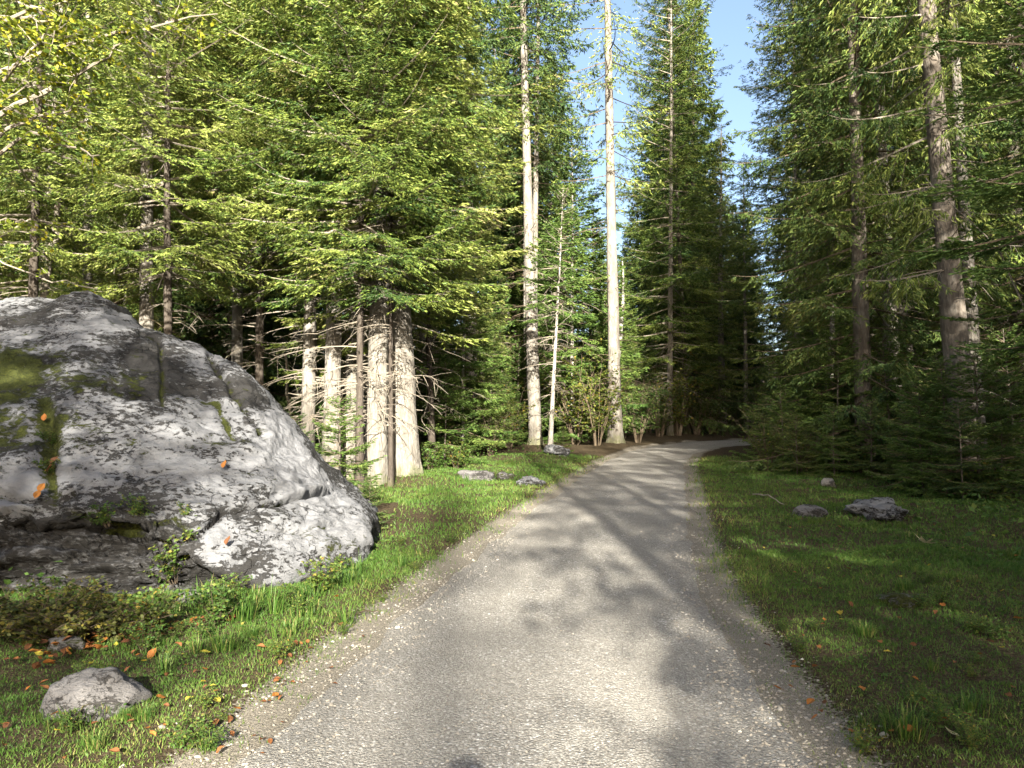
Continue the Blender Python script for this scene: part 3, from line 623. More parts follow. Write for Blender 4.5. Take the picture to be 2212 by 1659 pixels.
    moss = .19 + .25*ss(.2,.9,nz)*(fbm(px/60,py/45)-.35)*1.6 + (.65*c9 + .6*c5)*(.35+1.1*fbm(px/14,py/14)) + .42*c1*(px>560) + .5*c6 + .35*c3 + .4*c2 + .3*c4 + .35*c10
    moss += .55*np.exp(-(((px-20)/130)**2+((py-790)/60)**2))*(.4+fbm(px/25,py/20)) + .45*np.exp(-(((px+20)/90)**2+((py-900)/90)**2)) + .35*np.exp(-(((px-220)/120)**2+((py-830)/40)**2)) + .3*np.exp(-(((px-150)/90)**2+((py-930)/45)**2))+ .35*np.exp(-(((px-710)/60)**2+((py-1185)/22)**2)) + .4*np.exp(-(((px-480)/60)**2+((py-955)/14)**2)) + .2*np.exp(-(((px-430)/40)**2+((py-1090)/40)**2))
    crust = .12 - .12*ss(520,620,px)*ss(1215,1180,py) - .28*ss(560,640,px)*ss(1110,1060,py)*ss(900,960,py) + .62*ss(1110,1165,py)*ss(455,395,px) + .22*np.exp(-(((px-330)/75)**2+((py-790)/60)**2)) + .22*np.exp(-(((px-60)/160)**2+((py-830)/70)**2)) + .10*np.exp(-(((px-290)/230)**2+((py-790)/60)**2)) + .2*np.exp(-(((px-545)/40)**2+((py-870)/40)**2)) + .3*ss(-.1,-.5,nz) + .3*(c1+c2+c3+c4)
    # the far end and back are plain lichen-grey
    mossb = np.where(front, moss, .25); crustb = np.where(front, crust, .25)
    i = np.arange(NV-1)[:,None]*NU+np.arange(NU-1)[None]; q = np.stack([i,i+1,i+NU+1,i+NU],-1).reshape(-1,4)
    # cap the nose
    if sgn < 0: q = q[:, ::-1]
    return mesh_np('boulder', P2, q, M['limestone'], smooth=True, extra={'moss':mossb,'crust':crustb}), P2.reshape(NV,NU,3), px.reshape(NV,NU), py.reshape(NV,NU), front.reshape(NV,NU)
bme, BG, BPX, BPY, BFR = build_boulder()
boulder = empty('boulder', (0,0,0)); tag(boulder, 'huge pale grey limestone boulder left of the path, cracked and streaked with moss', 'boulder')
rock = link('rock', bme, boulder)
_front_idx = np.argwhere(BFR)
def on_boulder(px, py):                                # nearest point of the boulder's face
    dd = (BPX-px)**2 + (BPY-py)**2; dd[~BFR] = 1e12
    k = np.unravel_index(np.argmin(dd), dd.shape); return Vector(BG[k])

# ------------------------------------------------------------------ loose rocks
def rock_mesh(name, seed, size, mat, ridged=.25, moss=.2, crust=.1, sub=4, strat=0):
    import bmesh
    bm = bmesh.new(); bmesh.ops.create_icosphere(bm, subdivisions=sub, radius=1)
    rr = random.Random(seed); off = Vector((rr.uniform(-9,9),rr.uniform(-9,9),rr.uniform(-9,9)))
    planes = []
    for _ in range(11):
        v = Vector((rr.gauss(0,1),rr.gauss(0,1),rr.gauss(.1,.8))).normalized(); planes.append((v, rr.uniform(.62,.92)))
    for v in bm.verts:
        p = v.co.copy()
        for nn, dd in planes:
            s = p.dot(nn)
            if s > dd: p -= nn*(s-dd)*.88
        nz = mnoise.fractal(p*1.6+off,.9,2.0,4)*ridged + .06*mnoise.noise(p*6+off) - ridged*.5*max(0, mnoise.ridged_multi_fractal(p*1.3+off,1,2,2,1,2)-1.2)
        p += v.co*nz
        if strat: p.z += strat*math.sin(p.z*9+p.x*2)
        v.co = Vector((p.x*size[0], p.y*size[1], p.z*size[2]))
    V = np.array([v.co for v in bm.verts]); Fc = np.array([[l.vert.index for l in f.loops] for f in bm.faces]); Nz = np.array([v.normal.z for v in bm.verts]); bm.free()
    mo = moss + .35*(fbm(V[:,0]*3/size[0]+seed, V[:,1]*3/size[0])-.5) - .15*Nz
    return mesh_np(name, V, Fc, mat, smooth=True, extra={'moss':mo,'crust':np.full(len(V),crust)})
def stone(px, py, w_px, hfrac, dfrac, seed, label, mat='stone', moss=.2, name='rock', sink=.35, ridged=.25, rot=0, crust=.1, sub=4, cat='rock', tilt=0):
    p = on_ground(px, py); d = p.y; w = w_px/F*d*.5
    o = link(name, rock_mesh(name, seed, (w, w*dfrac, w*hfrac), M[mat], ridged, moss, crust, sub)); o.location = (p.x, p.y, p.z + w*hfrac*(1-2*sink)); o.rotation_euler = (0, tilt, rot)
    tag(o, label, cat); return o
stone(205,1538,205,.62,.75,101,'grey rounded rock lying in the grass at the lower left corner', moss=.0, ridged=.14, rot=.3, tilt=.12, crust=.05, sink=.3)
stone(1745,1116,80,.5,.8,102,'smooth grey rock on the shaded grass right of the path, left of the knobbly one', ridged=.12, moss=.05)
stone(1905,1128,135,.48,.8,103,'knobbly pale rock with mossy hollows on the grass right of the path', mat='limestone', ridged=.42, moss=.30)
stone(1945,1300,130,.35,.8,104,'low moss-covered rock sunk in the grass on the right', moss=.75, ridged=.2, sink=.42)
stone(1790,1034,34,.7,.8,105,'small pale stone under the spruce thicket', mat='pale_stone', moss=.05, sub=3)
stone(1200,984,66,.45,.9,106,'white-topped rock on the verge below the tall pale trunk', mat='limestone', ridged=.3, moss=.25)
stone(1146,1000,60,.5,.9,107,'lower grey rock touching the white-topped rock', mat='limestone', ridged=.3, moss=.3)
stone(1032,1030,84,.42,.8,108,'flat dark rock with moss under the boughs left of the path', ridged=.3, moss=.35)
stone(1090,1036,44,.6,.8,109,'mossy brown stone right of the flat dark rock', ridged=.3, moss=.6, sub=3)
stone(690,1000,46,.9,.9,110,'small grey stone behind the shoulder of the boulder', mat='limestone', moss=.2, sub=3)
stone(420,1300,95,.35,.8,111,'dark stone half buried in herbs in front of the boulder', moss=.25, sub=3, sink=.3)
stone(140,1400,90,.4,.8,112,'mossy stone among the plants at the left edge', moss=.5, sub=3)

# ------------------------------------------------------------------ grass, herbs, pebbles
def sample(n, x0, x1, y0, y1, dens, rng):
    x = rng.uniform(x0,x1,n); y = y0 + (y1-y0)*rng.random(n)**1.5
    pd = path_dist(x,y); k = rng.random(n) < dens(x,y,pd); return x[k],y[k],pd[k]
def in_view(x,y,m=.12): return (np.abs(x/np.maximum(y,.1)) < CX/F + m) & (y>2.4)
def not_boulder(x,y):
    # outline of the boulder's foot on the ground
    fx = BG[0,:,0]; fy = BG[0,:,1]; o_ = np.argsort(fx); f = np.interp(x, fx[o_], fy[o_], left=99, right=99)
    return ~((y > f-.02) & (y < f+4.2) & (x > -9) & (x < -1.75))
def gdens(x,y,pd):
    n = fbm(x*1.3,y*1.3); n2 = fbm(x*6,y*6,2)
    edge = ss(-.12+.5*(n2-.45), .5+.7*(n-.4), pd)
    far = ss(7.5,3.8, pd + 2*(n-.5))*ss(30,14,y)*.88+.12
    dirt_ = 1-.93*np.exp(-(((x+1.5)/.8)**2+((y-10.4)/1.1)**2))
    return edge*far*dirt_*in_view(x,y)*not_boulder(x,y)*np.clip(.82+.9*(n-.2),0,1)
rng = np.random.default_rng(21)
def blades(x,y,pd,rng,h0,h1,w0,w1,lean=.6):
    n=len(x); z=ground_z(x,y,pd)-.003; h=rng.uniform(h0,h1,n)*(.45+.9*fbm(x*2,y*2))*np.where(x>np.interp(y,PD[:,1],PD[:,0]),.8,.85); w=rng.uniform(w0,w1,n)
    az=rng.uniform(0,6.283,n); ln=h*rng.uniform(.1,lean,n); fa=rng.uniform(0,6.283,n)
    B=np.stack([x,y,z],1); S=np.stack([np.cos(fa),np.sin(fa),np.zeros(n)],1)*w[:,None]*.5; D=np.stack([np.cos(az)*ln,np.sin(az)*ln,h],1)
    M_=B+D*[.35,.35,.6]
    V=np.stack([B-S,B+S,M_+S*.7,M_-S*.7,B+D],1).reshape(-1,3); b=np.arange(n)[:,None]*5
    Fc=np.concatenate([b+[0,1,2],b+[0,2,3],b+[3,2,4]])
    a=np.clip(.30+.45*fbm(x*1.1+3,y*1.1)+rng.normal(0,.14,n)+.18*ss(.9,.1,pd),0,1); return V,Fc,np.repeat(a,5)
x,y,pd = sample(400000,-9,11,2.6,22,gdens,rng); x2,y2,pd2 = sample(290000,-5,6.5,2.5,8,gdens,rng); x=np.concatenate([x,x2]); y=np.concatenate([y,y2]); pd=np.concatenate([pd,pd2]); sc = np.clip(y/6,.7,2.2)
V,Fc,a = blades(x,y,pd,rng,.015,.05,.004,.008,1.2)
b5 = V.reshape(-1,5,3); base = b5[:,:1].copy(); V = (base + (b5-base)*np.clip(sc,.8,1.9)[:,None,None]).reshape(-1,3)
tag(link('grass', mesh_np('grass',V,Fc,M['grass'],a)), 'short green grass on both verges of the path', kind='stuff')
print('grass blades', len(x))
def leaves_flat(x,y,z,rng,s0,s1,mat,name,label,tilt=.5,hgt=(0,.04),asp=.75,base=.5):
    n=len(x); P=np.stack([x,y,z+rng.uniform(*hgt,n)],1); az=rng.uniform(0,6.283,n)
    D=norm(np.stack([np.cos(az),np.sin(az),rng.normal(.1,tilt,n)],1)); l=rng.uniform(s0,s1,n)
    V,Fc=strips(P,D,l,l*asp,rng,.5,.12); a=np.clip(base+rng.normal(0,.2,n),0,1)
    return mesh_np(name,V,Fc,mat,np.repeat(a,4))
def hdens(x,y,pd): return ss(.15,1.0,pd)*ss(.42,.62,fbm(x*1.5+8,y*1.5))*in_view(x,y)*not_boulder(x,y)*ss(26,10,y)
x,y,pd=sample(90000,-9,12,2.6,22,hdens,rng); 
tag(link('clover', leaves_flat(x,y,ground_z(x,y,pd),rng,.015,.04,M['herb'],'clover','',.35,(.0,.05))),'small clover and herb leaves among the grass',kind='stuff')
# taller ground cover of the forest floor
def udens(x,y,pd): return ss(2.0,4.5,pd+1.5*(fbm(x*.6,y*.6)-.5))*ss(.3,.6,fbm(x*.8+2,y*.8))*in_view(x,y,.2)*not_boulder(x,y)
x,y,pd=sample(110000,-24,26,6,42,udens,rng); hh=.45*fbm(x*.9,y*.9)
tag(link('undergrowth', leaves_flat(x,y,ground_z(x,y,pd)+hh*rng.random(len(x)),rng,.04,.11,M['herb'],'undergrowth','',.5,(0,.08),.6,.35)),'leafy undergrowth on the forest floor between the trunks',kind='stuff')
# pebbles
ICO = None
def pebbles(x,y,z,s,rng,name,label):
    global ICO
    t=(1+5**.5)/2; iv=norm(np.array([(-1,t,0),(1,t,0),(-1,-t,0),(1,-t,0),(0,-1,t),(0,1,t),(0,-1,-t),(0,1,-t),(t,0,-1),(t,0,1),(-t,0,-1),(-t,0,1)],float))
    jf=np.array([(0,11,5),(0,5,1),(0,1,7),(0,7,10),(0,10,11),(1,5,9),(5,11,4),(11,10,2),(10,7,6),(7,1,8),(3,9,4),(3,4,2),(3,2,6),(3,6,8),(3,8,9),(4,9,5),(2,4,11),(6,2,10),(8,6,7),(9,8,1)])
    n=len(x); dims=np.stack([np.ones(n),rng.uniform(.55,.95,n),rng.uniform(.35,.75,n)],1)*s[:,None]
    V=iv[None]*(1+rng.normal(0,.14,(n,12,1)))*dims[:,None]; az=rng.uniform(0,6.283,n); c,s_=np.cos(az)[:,None],np.sin(az)[:,None]
    V=np.stack([V[...,0]*c-V[...,1]*s_, V[...,0]*s_+V[...,1]*c, V[...,2]],-1)+np.stack([x,y,z+s*.12],1)[:,None]
    Fc=(jf[None]+np.arange(n)[:,None,None]*12).reshape(-1,3); a=np.clip(rng.normal(.52,.22,n),0,1)
    o=link(name,mesh_np(name,V.reshape(-1,3),Fc,M['pebble'],np.repeat(a,12))); tag(o,label,kind='stuff'); return o
def pdens(x,y,pd):
    n=fbm(x*1.6,y*1.6); right=np.where(x>np.interp(y,PD[:,1],PD[:,0]),1.25,1.0)
    return (np.exp(-((pd-.02)/np.where(pd>.02,.22,.36))**2)*(.35+1.2*(n-.25))*right + .07*(pd<0))*in_view(x,y,.03)*ss(16,5,y)
x,y,pd=sample(95000,-4,6,2.5,16,pdens,rng); zz=np.maximum(ground_z(x,y,pd),path_z(x,y,pd)); s=rng.uniform(.004,.0095,len(x))*np.where(rng.random(len(x))<.05,1.7,1)*np.where(pd>-.4,1.25,.9)
print('pebbles',len(x)); pebbles(x,y,zz,s,rng,'pebbles','loose pale pebbles along the edges of the gravel path')
for k,(px,py,w,lab) in enumerate([(1372,1502,24,'pale flat stone on the gravel in the sun patch at the right'),(1298,1577,16,'small pale stone on the gravel right of the head shadow'),(1217,1600,16,'bluish small stone on the gravel in the shade near the bottom'),(1085,1560,14,'pale stone on the gravel above the head shadow'),(1475,1640,18,'pale stone at the bottom edge of the gravel'),(1910,1590,26,'pale stone in the grass just beyond the right edge of the gravel'),(350,1570,18,'white stone at the left edge of the gravel')]):
    stone(px,py,w,.45,.75,200+k,lab,mat='pale_stone',moss=-.3,name='pebble',sink=.2,ridged=.12,sub=2,cat='stone',crust=-.3,rot=k)

# ------------------------------------------------------------------ young spruces, saplings, shrubs
SP['young'] = make_spruce('young', 31, 2.6, .08, .95, 62, M['needle_dark'], M['twig_brown'], M['bark_dark'], sp2=.06, sp3=.042, twig_l=.075, twig_w=.020, hang=.15, droop=.25, r=.022, shape=.8, low_taper=.05, bend=.03)
SP['young2'] = make_spruce('young2', 32, 3.4, .08, 1.35, 70, M['fir'], M['twig_brown'], M['bark_dark'], sp2=.075, sp3=.05, twig_l=.09, twig_w=.024, hang=.2, droop=.35, r=.028, shape=.7, low_taper=.05, bend=.05)
SP['sapling'] = make_spruce('sapling', 33, 8.0, 4.2, 1.5, 60, M['fir'], M['twig'], M['bark_pale'], sp2=.10, sp3=.07, twig_l=.11, twig_w=.03, hang=.3, dead=46, r=.07, bend=.06)
def ytree(var, px, py, H, label, group=None, spin=0, Y=None):
    p = on_ground(px, py) if Y is None else Vector((at(px,950,Y).x, Y, 0))
    return tree(var, p.x, p.y, label, group, H=H, spin=spin, name='young_spruce')
ytree('young2', 732, 1060, 1.7, 'young dark green spruce growing at the right shoulder of the boulder', spin=.5, Y=10.3)
ytree('young', 800, 1090, .75, 'tiny spruce with light tips low against the right end of the boulder', spin=2, Y=9.4)
ytree('young', 640, 1060, 1.45, 'small spruce half hidden behind the right shoulder of the boulder', spin=4, Y=11.6)
ytree('young2', 1215, 975, .9, 'small light green spruce behind the white-topped verge rock', spin=1, Y=23)
p_ = at(1188, 950, 22.5); tree('sapling', p_.x, 22.5, 'thin leaning pale sapling with bare dead twigs right of the tall pale trunk', top=at(1206, 620, 22.5), H=8.2, dia=.15, name='young_spruce')
for k,(px,Y,H,v) in enumerate([(1690,17.5,2.0,'young2'),(1752,18.5,3.0,'young2'),(1810,17.6,3.4,'young2'),(1865,19,2.6,'young'),(1925,17.3,3.3,'young2'),(1985,18.5,3.6,'young2'),(1720,15.8,1.3,'young'),(1800,15.6,1.5,'young2'),(1880,15.5,1.7,'young'),(1660,20,1.8,'young2'),(2040,13.4,2.5,'young2'),(2110,13.0,2.7,'young2'),(1990,13.6,2.2,'young2'),(2075,12.4,1.7,'young'),(2190,15.5,3.2,'young2'),(1960,14.8,1.5,'young'),(1700,22,3.4,'young2'),(1770,22.5,4.2,'young2'),(2160,13.3,1.6,'young')]):
    lab = {2:'tallest pale-leadered young spruce in the thicket right of the path'}.get(k,'young spruce in the dark thicket right of the path')
    ytree(v, px, 0, H, lab, 'young spruces of the thicket right of the path', spin=k*1.3, Y=Y)
for k,(px,Y,H,v) in enumerate([(960,19,2.6,'young2'),(1060,24,3.0,'young2'),(925,22,3.4,'young'),(1095,27,2.4,'young2'),(985,26,3.8,'young2'),(1120,29,4,'young2'),(560,24,2.6,'young'),(480,21,2.4,'young2')]):
    ytree(v, px, 0, H, 'young spruce in the undergrowth between the left-hand trunks', 'young spruces among the left-hand trunks', spin=k*2.1, Y=Y)

def leaf_twigs(rng, P, D, n, spread, l0, l1, asp=.62, droop=.25):
    """n leaves along each twig"""
    m = len(P); idx = np.repeat(np.arange(m), n); u = rng.uniform(.05,1,m*n)
    Lt = spread[idx]; B = P[idx] + D[idx]*(Lt*u)[:,None]; S = norm(np.cross(D[idx], np.array([0,0,1.0])+rng.normal(0,.2,(m*n,3))))*rng.choice([-1,1],m*n)[:,None]
    Dl = norm(S*.9 + D[idx]*.5 + rng.normal(0,.3,(m*n,3)) - np.array([0,0,droop])); l = rng.uniform(l0,l1,m*n)
    N_ = np.array([0,0,1.0])+rng.normal(0,.75,(m*n,3)); Sx = norm(np.cross(Dl,N_)); U = np.cross(Sx,Dl); w = (l*asp*.5)[:,None]; l = l[:,None]
    V = np.stack([B, B+Dl*l*.3+Sx*w*.9+U*w*.25, B+Dl*l*.65+Sx*w*.85+U*w*.2, B+Dl*l, B+Dl*l*.65-Sx*w*.85+U*w*.2, B+Dl*l*.3-Sx*w*.9+U*w*.25],1).reshape(-1,3)
    b = np.arange(m*n)[:,None]*6
    return V, np.concatenate([b+[0,1,5],b+[1,2,5],b+[2,4,5],b+[2,3,4]]), m*n
def make_shrub(name, seed, H, W, stems, mat, l0=.035, l1=.07, twigs=9, lv=9, base=.45, wood='twig_brown', lean=.55):
    rng = np.random.default_rng(seed); wb = Buf(); Pt, Dt, Lt = [], [], []
    for i in range(stems):
        az = rng.random()*6.283; le = rng.uniform(.15,1)*lean; h = H*rng.uniform(.6,1.05); s = np.linspace(0,1,8)
        ax = np.stack([.08*np.cos(az)+W*le*np.cos(az)*s**1.4, .08*np.sin(az)+W*le*np.sin(az)*s**1.4, h*(s-.18*le*s**2)-.05],-1) + rng.normal(0,.012*H,(8,3))*s[:,None]
        tube(wb, ax, np.linspace(.003+.0045*H,.002,8), 4)
        for k in range(twigs):
            u = rng.uniform(.22,1); b = np.array([np.interp(u,s,ax[:,j]) for j in range(3)]); a2 = rng.random()*6.283
            d = norm(np.array([math.cos(a2),math.sin(a2),rng.uniform(-.1,.7)])); ln_ = rng.uniform(.12,.32)*H**.7
            tube(wb, np.stack([b,b+d*ln_*.5+[0,0,.01],b+d*ln_]), [.004,.003,.0015], 3); Pt.append(b); Dt.append(d); Lt.append(ln_)
    V,Fc,n = leaf_twigs(rng,np.array(Pt),np.array(Dt),lv,np.array(Lt),l0,l1)
    a = np.clip(base+rng.normal(0,.2,n),0,1)
    return dict(stems=wb.mesh(name+'_stems',M[wood]), leaves=mesh_np(name+'_leaves',V,Fc,mat,np.repeat(a,6)))
SH = {'green': make_shrub('green',41,2.4,1.5,16,M['herb'],.05,.09,12,11,.5), 'brown': make_shrub('brown',42,2.6,1.7,16,M['shrub'],.05,.09,14,11,.55,'twig_brown'),
      'dark': make_shrub('dark',43,2.2,1.9,18,M['shrub'],.04,.08,11,10,.3), 'low': make_shrub('low',44,.42,.7,40,M['yellowherb'],.025,.055,6,10,.45,'root',.9), 'sparse': make_shrub('sparse',45,1.2,.9,14,M['herb'],.06,.13,8,7,.5,'root',.9)}
def shrub(kind, px, py, label, s=1, group=None, Y=None, name='shrub', cat='shrub', spin=None):
    p = on_ground(px,py) if Y is None else Vector((at(px,950,Y).x, Y, 0)); p.z = gz(p.x,p.y)
    o = empty(name, p); o.scale = (s,s,s); o.rotation_euler = (0,0,random.random()*6.28 if spin is None else spin)
    for nm in ('stems','leaves'): link(nm, SH[kind][nm], o)
    tag(o, label, cat, group); return o
shrub('green',1378,950,'bright leafy shrub just right of the straight trunk at the bend',1.15,Y=29.5)
shrub('brown',1290,955,'many-stemmed hazel shrub between the tall pale trunk and the straight trunk',1.25,Y=26.5)
shrub('brown',1245,955,'tall yellow-green shrub behind the leaning sapling',1.6,Y=28.5)
for k,(px,Y,s,kd) in enumerate([(1425,33.5,1.4,'dark'),(1465,34.5,1.5,'brown'),(1505,35.5,1.3,'dark'),(1400,36,1.6,'green'),(1540,36.5,1.2,'dark'),(1345,33,1.3,'dark'),(1590,38,1.1,'dark')]):
    shrub(kd,px,0,'shadowy shrub at the far side of the path bend',s,'shrubs at the far side of the bend',Y=Y)
for k,(px,Y,s,kd) in enumerate([(985,18,.6,'sparse'),(930,17,.55,'sparse'),(1060,22,.8,'dark'),(1100,25,.9,'brown'),(1030,27,1.2,'dark'),(950,25,1.2,'brown'),(880,24,1.3,'dark'),(610,27,1.3,'brown'),(700,28,1.3,'dark'),(540,24,1.4,'brown'),(480,23,1.2,'dark'),(420,19,1.0,'brown'),(250,20,1.1,'brown'),(100,20,1.2,'green')]):
    shrub(kd,px,0,'understorey shrub among the trunks left of the path',s,'understorey shrubs left of the path',Y=Y)
for k,(px,Y,s,kd) in enumerate([(1660,17.5,.8,'dark'),(1735,16.5,.7,'dark'),(1850,16.6,.8,'sparse'),(2020,14.5,.7,'dark'),(2130,12.6,.6,'sparse'),(1690,26,1.2,'dark'),(1900,22,1.3,'brown'),(1990,21,1.2,'dark'),(2080,19,1.2,'brown'),(2180,18,1.2,'dark'),(1800,24,1.3,'brown'),(1750,31,1.4,'dark'),(1670,34,1.5,'dark')]):
    shrub(kd,px,0,'shrub in the shade of the right-hand wood',s,'shrubs in the right-hand wood',Y=Y)
# plants in front of and on the boulder
shrub('low',150,1385,'low yellowing shrub of small leaves in front of the boulder',.8)
shrub('low',60,1370,'yellow-green low plants at the left edge below the boulder',.9)
shrub('low',250,1375,'low plants with yellow leaves left of the grass tufts below the boulder',.7)
shrub('sparse',330,1370,'leafy green herb in front of the boulder',.3,name='herb',cat='plant')
shrub('sparse',470,1350,'broad-leaved herb at the foot of the boulder',.28,name='herb',cat='plant')
shrub('sparse',690,1280,'green herb under the overhanging nose of the boulder',.25,name='herb',cat='plant')
def boulder_plant(px,py,s,label,kind='sparse'):
    q = on_boulder(px,py); o = empty('herb', q+Vector((0,-.02,-.05))); o.scale=(s,s,s*.8); o.rotation_euler=(.5,0,random.random()*6)
    for nm in ('stems','leaves'): link(nm, SH[kind][nm], o)
    tag(o, label, 'plant')
boulder_plant(235,1120,.22,'leafy herb growing from the ledge low on the boulder')
boulder_plant(275,1135,.2,'second leafy herb on the boulder ledge, nearer the path')
boulder_plant(95,1000,.2,'small fern-like plant in the upright crevice of the boulder')
boulder_plant(100,940,.15,'little plant at the top of the upright crevice of the boulder')
boulder_plant(395,1200,.3,'green herbs filling the notch left of the lowest block of the boulder')
boulder_plant(380,1245,.3,'trailing herbs below the notch of the boulder')
boulder_plant(395,1100,.14,'tuft of moss and herb in the middle of the boulder')

for k,(px,py,sc) in enumerate([(610,1310,.16),(430,1385,.15),(310,1405,.17),(730,1240,.16),(90,1330,.25),(500,1300,.2)]):
    shrub('sparse',px,py,'small green herb in the bank at the foot of the boulder',sc,'herbs along the foot of the boulder',name='herb',cat='plant')

# grass tufts
def tuft_mesh(name, seed, n, h, spread):
    rng=np.random.default_rng(seed); az=rng.uniform(0,6.283,n); r0=spread*rng.random(n)**.7; B=np.stack([r0*np.cos(az),r0*np.sin(az),np.zeros(n)],1)
    a2=az+rng.normal(0,.6,n); hh=h*rng.uniform(.5,1.1,n); out=hh*rng.uniform(.2,.8,n); Dm=np.stack([np.cos(a2)*out*.35,np.sin(a2)*out*.35,hh*.65],1); De=np.stack([np.cos(a2)*out,np.sin(a2)*out,hh*rng.uniform(.55,1,n)],1)
    S=np.stack([-np.sin(a2),np.cos(a2),np.zeros(n)],1)*rng.uniform(.0025,.005,n)[:,None]
    V=np.stack([B-S,B+S,B+Dm+S*.8,B+Dm-S*.8,B+De],1).reshape(-1,3); b=np.arange(n)[:,None]*5
    return mesh_np(name,V,np.concatenate([b+[0,1,2],b+[0,2,3],b+[3,2,4]]),M['grass'],np.repeat(np.clip(rng.normal(.55,.28,n),0,1),5))
TF=[tuft_mesh('grass_tuft',51,150,.30,.16),tuft_mesh('grass_tuft',52,90,.21,.2),tuft_mesh('grass_tuft',53,50,.36,.1)]
for k,(px,py,i,s,lab) in enumerate([(735,1262,1,1.0,'bright grass tuft at the path edge under the nose of the boulder'),(700,1275,1,.8,'grass tuft left of the bright one under the boulder'),(775,1245,2,.7,'thin dry grass at the right tip of the boulder'),(450,1320,0,.9,'dense drooping grass tuft in front of the boulder'),(520,1340,0,.8,'coarse grass tuft between the boulder and the path'),(590,1325,2,.8,'wispy grass beside the coarse tuft'),(640,1300,1,.9,'short grass tuft below the overhang of the boulder'),(345,1335,1,.9,'soft green grass tuft left of the drooping tuft'),(560,1300,1,.8,'grass tuft tucked right under the lowest block of the boulder'),(1000,1010,1,1.2,'weedy grass tuft beside the thickest sunlit trunk'),(925,1030,1,1.1,'grass tuft at the mossy root of the thickest sunlit trunk'),(660,1330,1,.7,'low grass tuft at the left edge of the gravel')]):
    p=on_ground(px,py); o=link('grass_tuft',TF[i],None,p); o.scale=(s,s,s); o.rotation_euler=(0,0,k*1.7); tag(o,lab,'grass tuft')

wr = random.Random(91); k = 0
while k < 64:
    px, py = (wr.uniform(0,1000), wr.uniform(1130,1650)) if k % 2 else (wr.uniform(1560,2212), wr.uniform(1050,1650))
    p = on_ground(px,py); d_ = path_dist([p.x],[p.y])[0]
    if d_ < .12 or not not_boulder(np.array([p.x]),np.array([p.y]))[0] or p.y > 17: continue
    k += 1; side = 'left' if px < 1100 else 'right'
    if wr.random() < .5:
        o = link('grass_tuft', wr.choice(TF), None, p); sc = wr.uniform(.3,.75); o.scale=(sc,sc,sc*.8); o.rotation_euler=(0,0,wr.random()*6); tag(o,f'small grass tuft standing out of the {side} verge','grass tuft',f'small grass tufts of the {side} verge')
    else: shrub('sparse',px,py,f'small leafy weed in the grass of the {side} verge',wr.uniform(.06,.15),f'small weeds of the {side} verge',name='weed',cat='plant')
for (px,py,w,lab) in [(205,1538,205,'grey rounded rock at the lower left'),(1745,1116,80,'smooth grey rock on the right verge'),(1905,1128,135,'knobbly rock on the right verge')]:
    for q_ in range(6):
        p = on_ground(px+(q_/5-.5)*w*1.05, py+wr.uniform(4,16)); o = link('grass_tuft', wr.choice(TF[:2]), None, p); sc = wr.uniform(.22,.42); o.scale=(sc,sc,sc); o.rotation_euler=(0,0,wr.random()*6); tag(o,'grass tuft growing against the '+lab,'grass tuft','grass tufts against the '+lab)
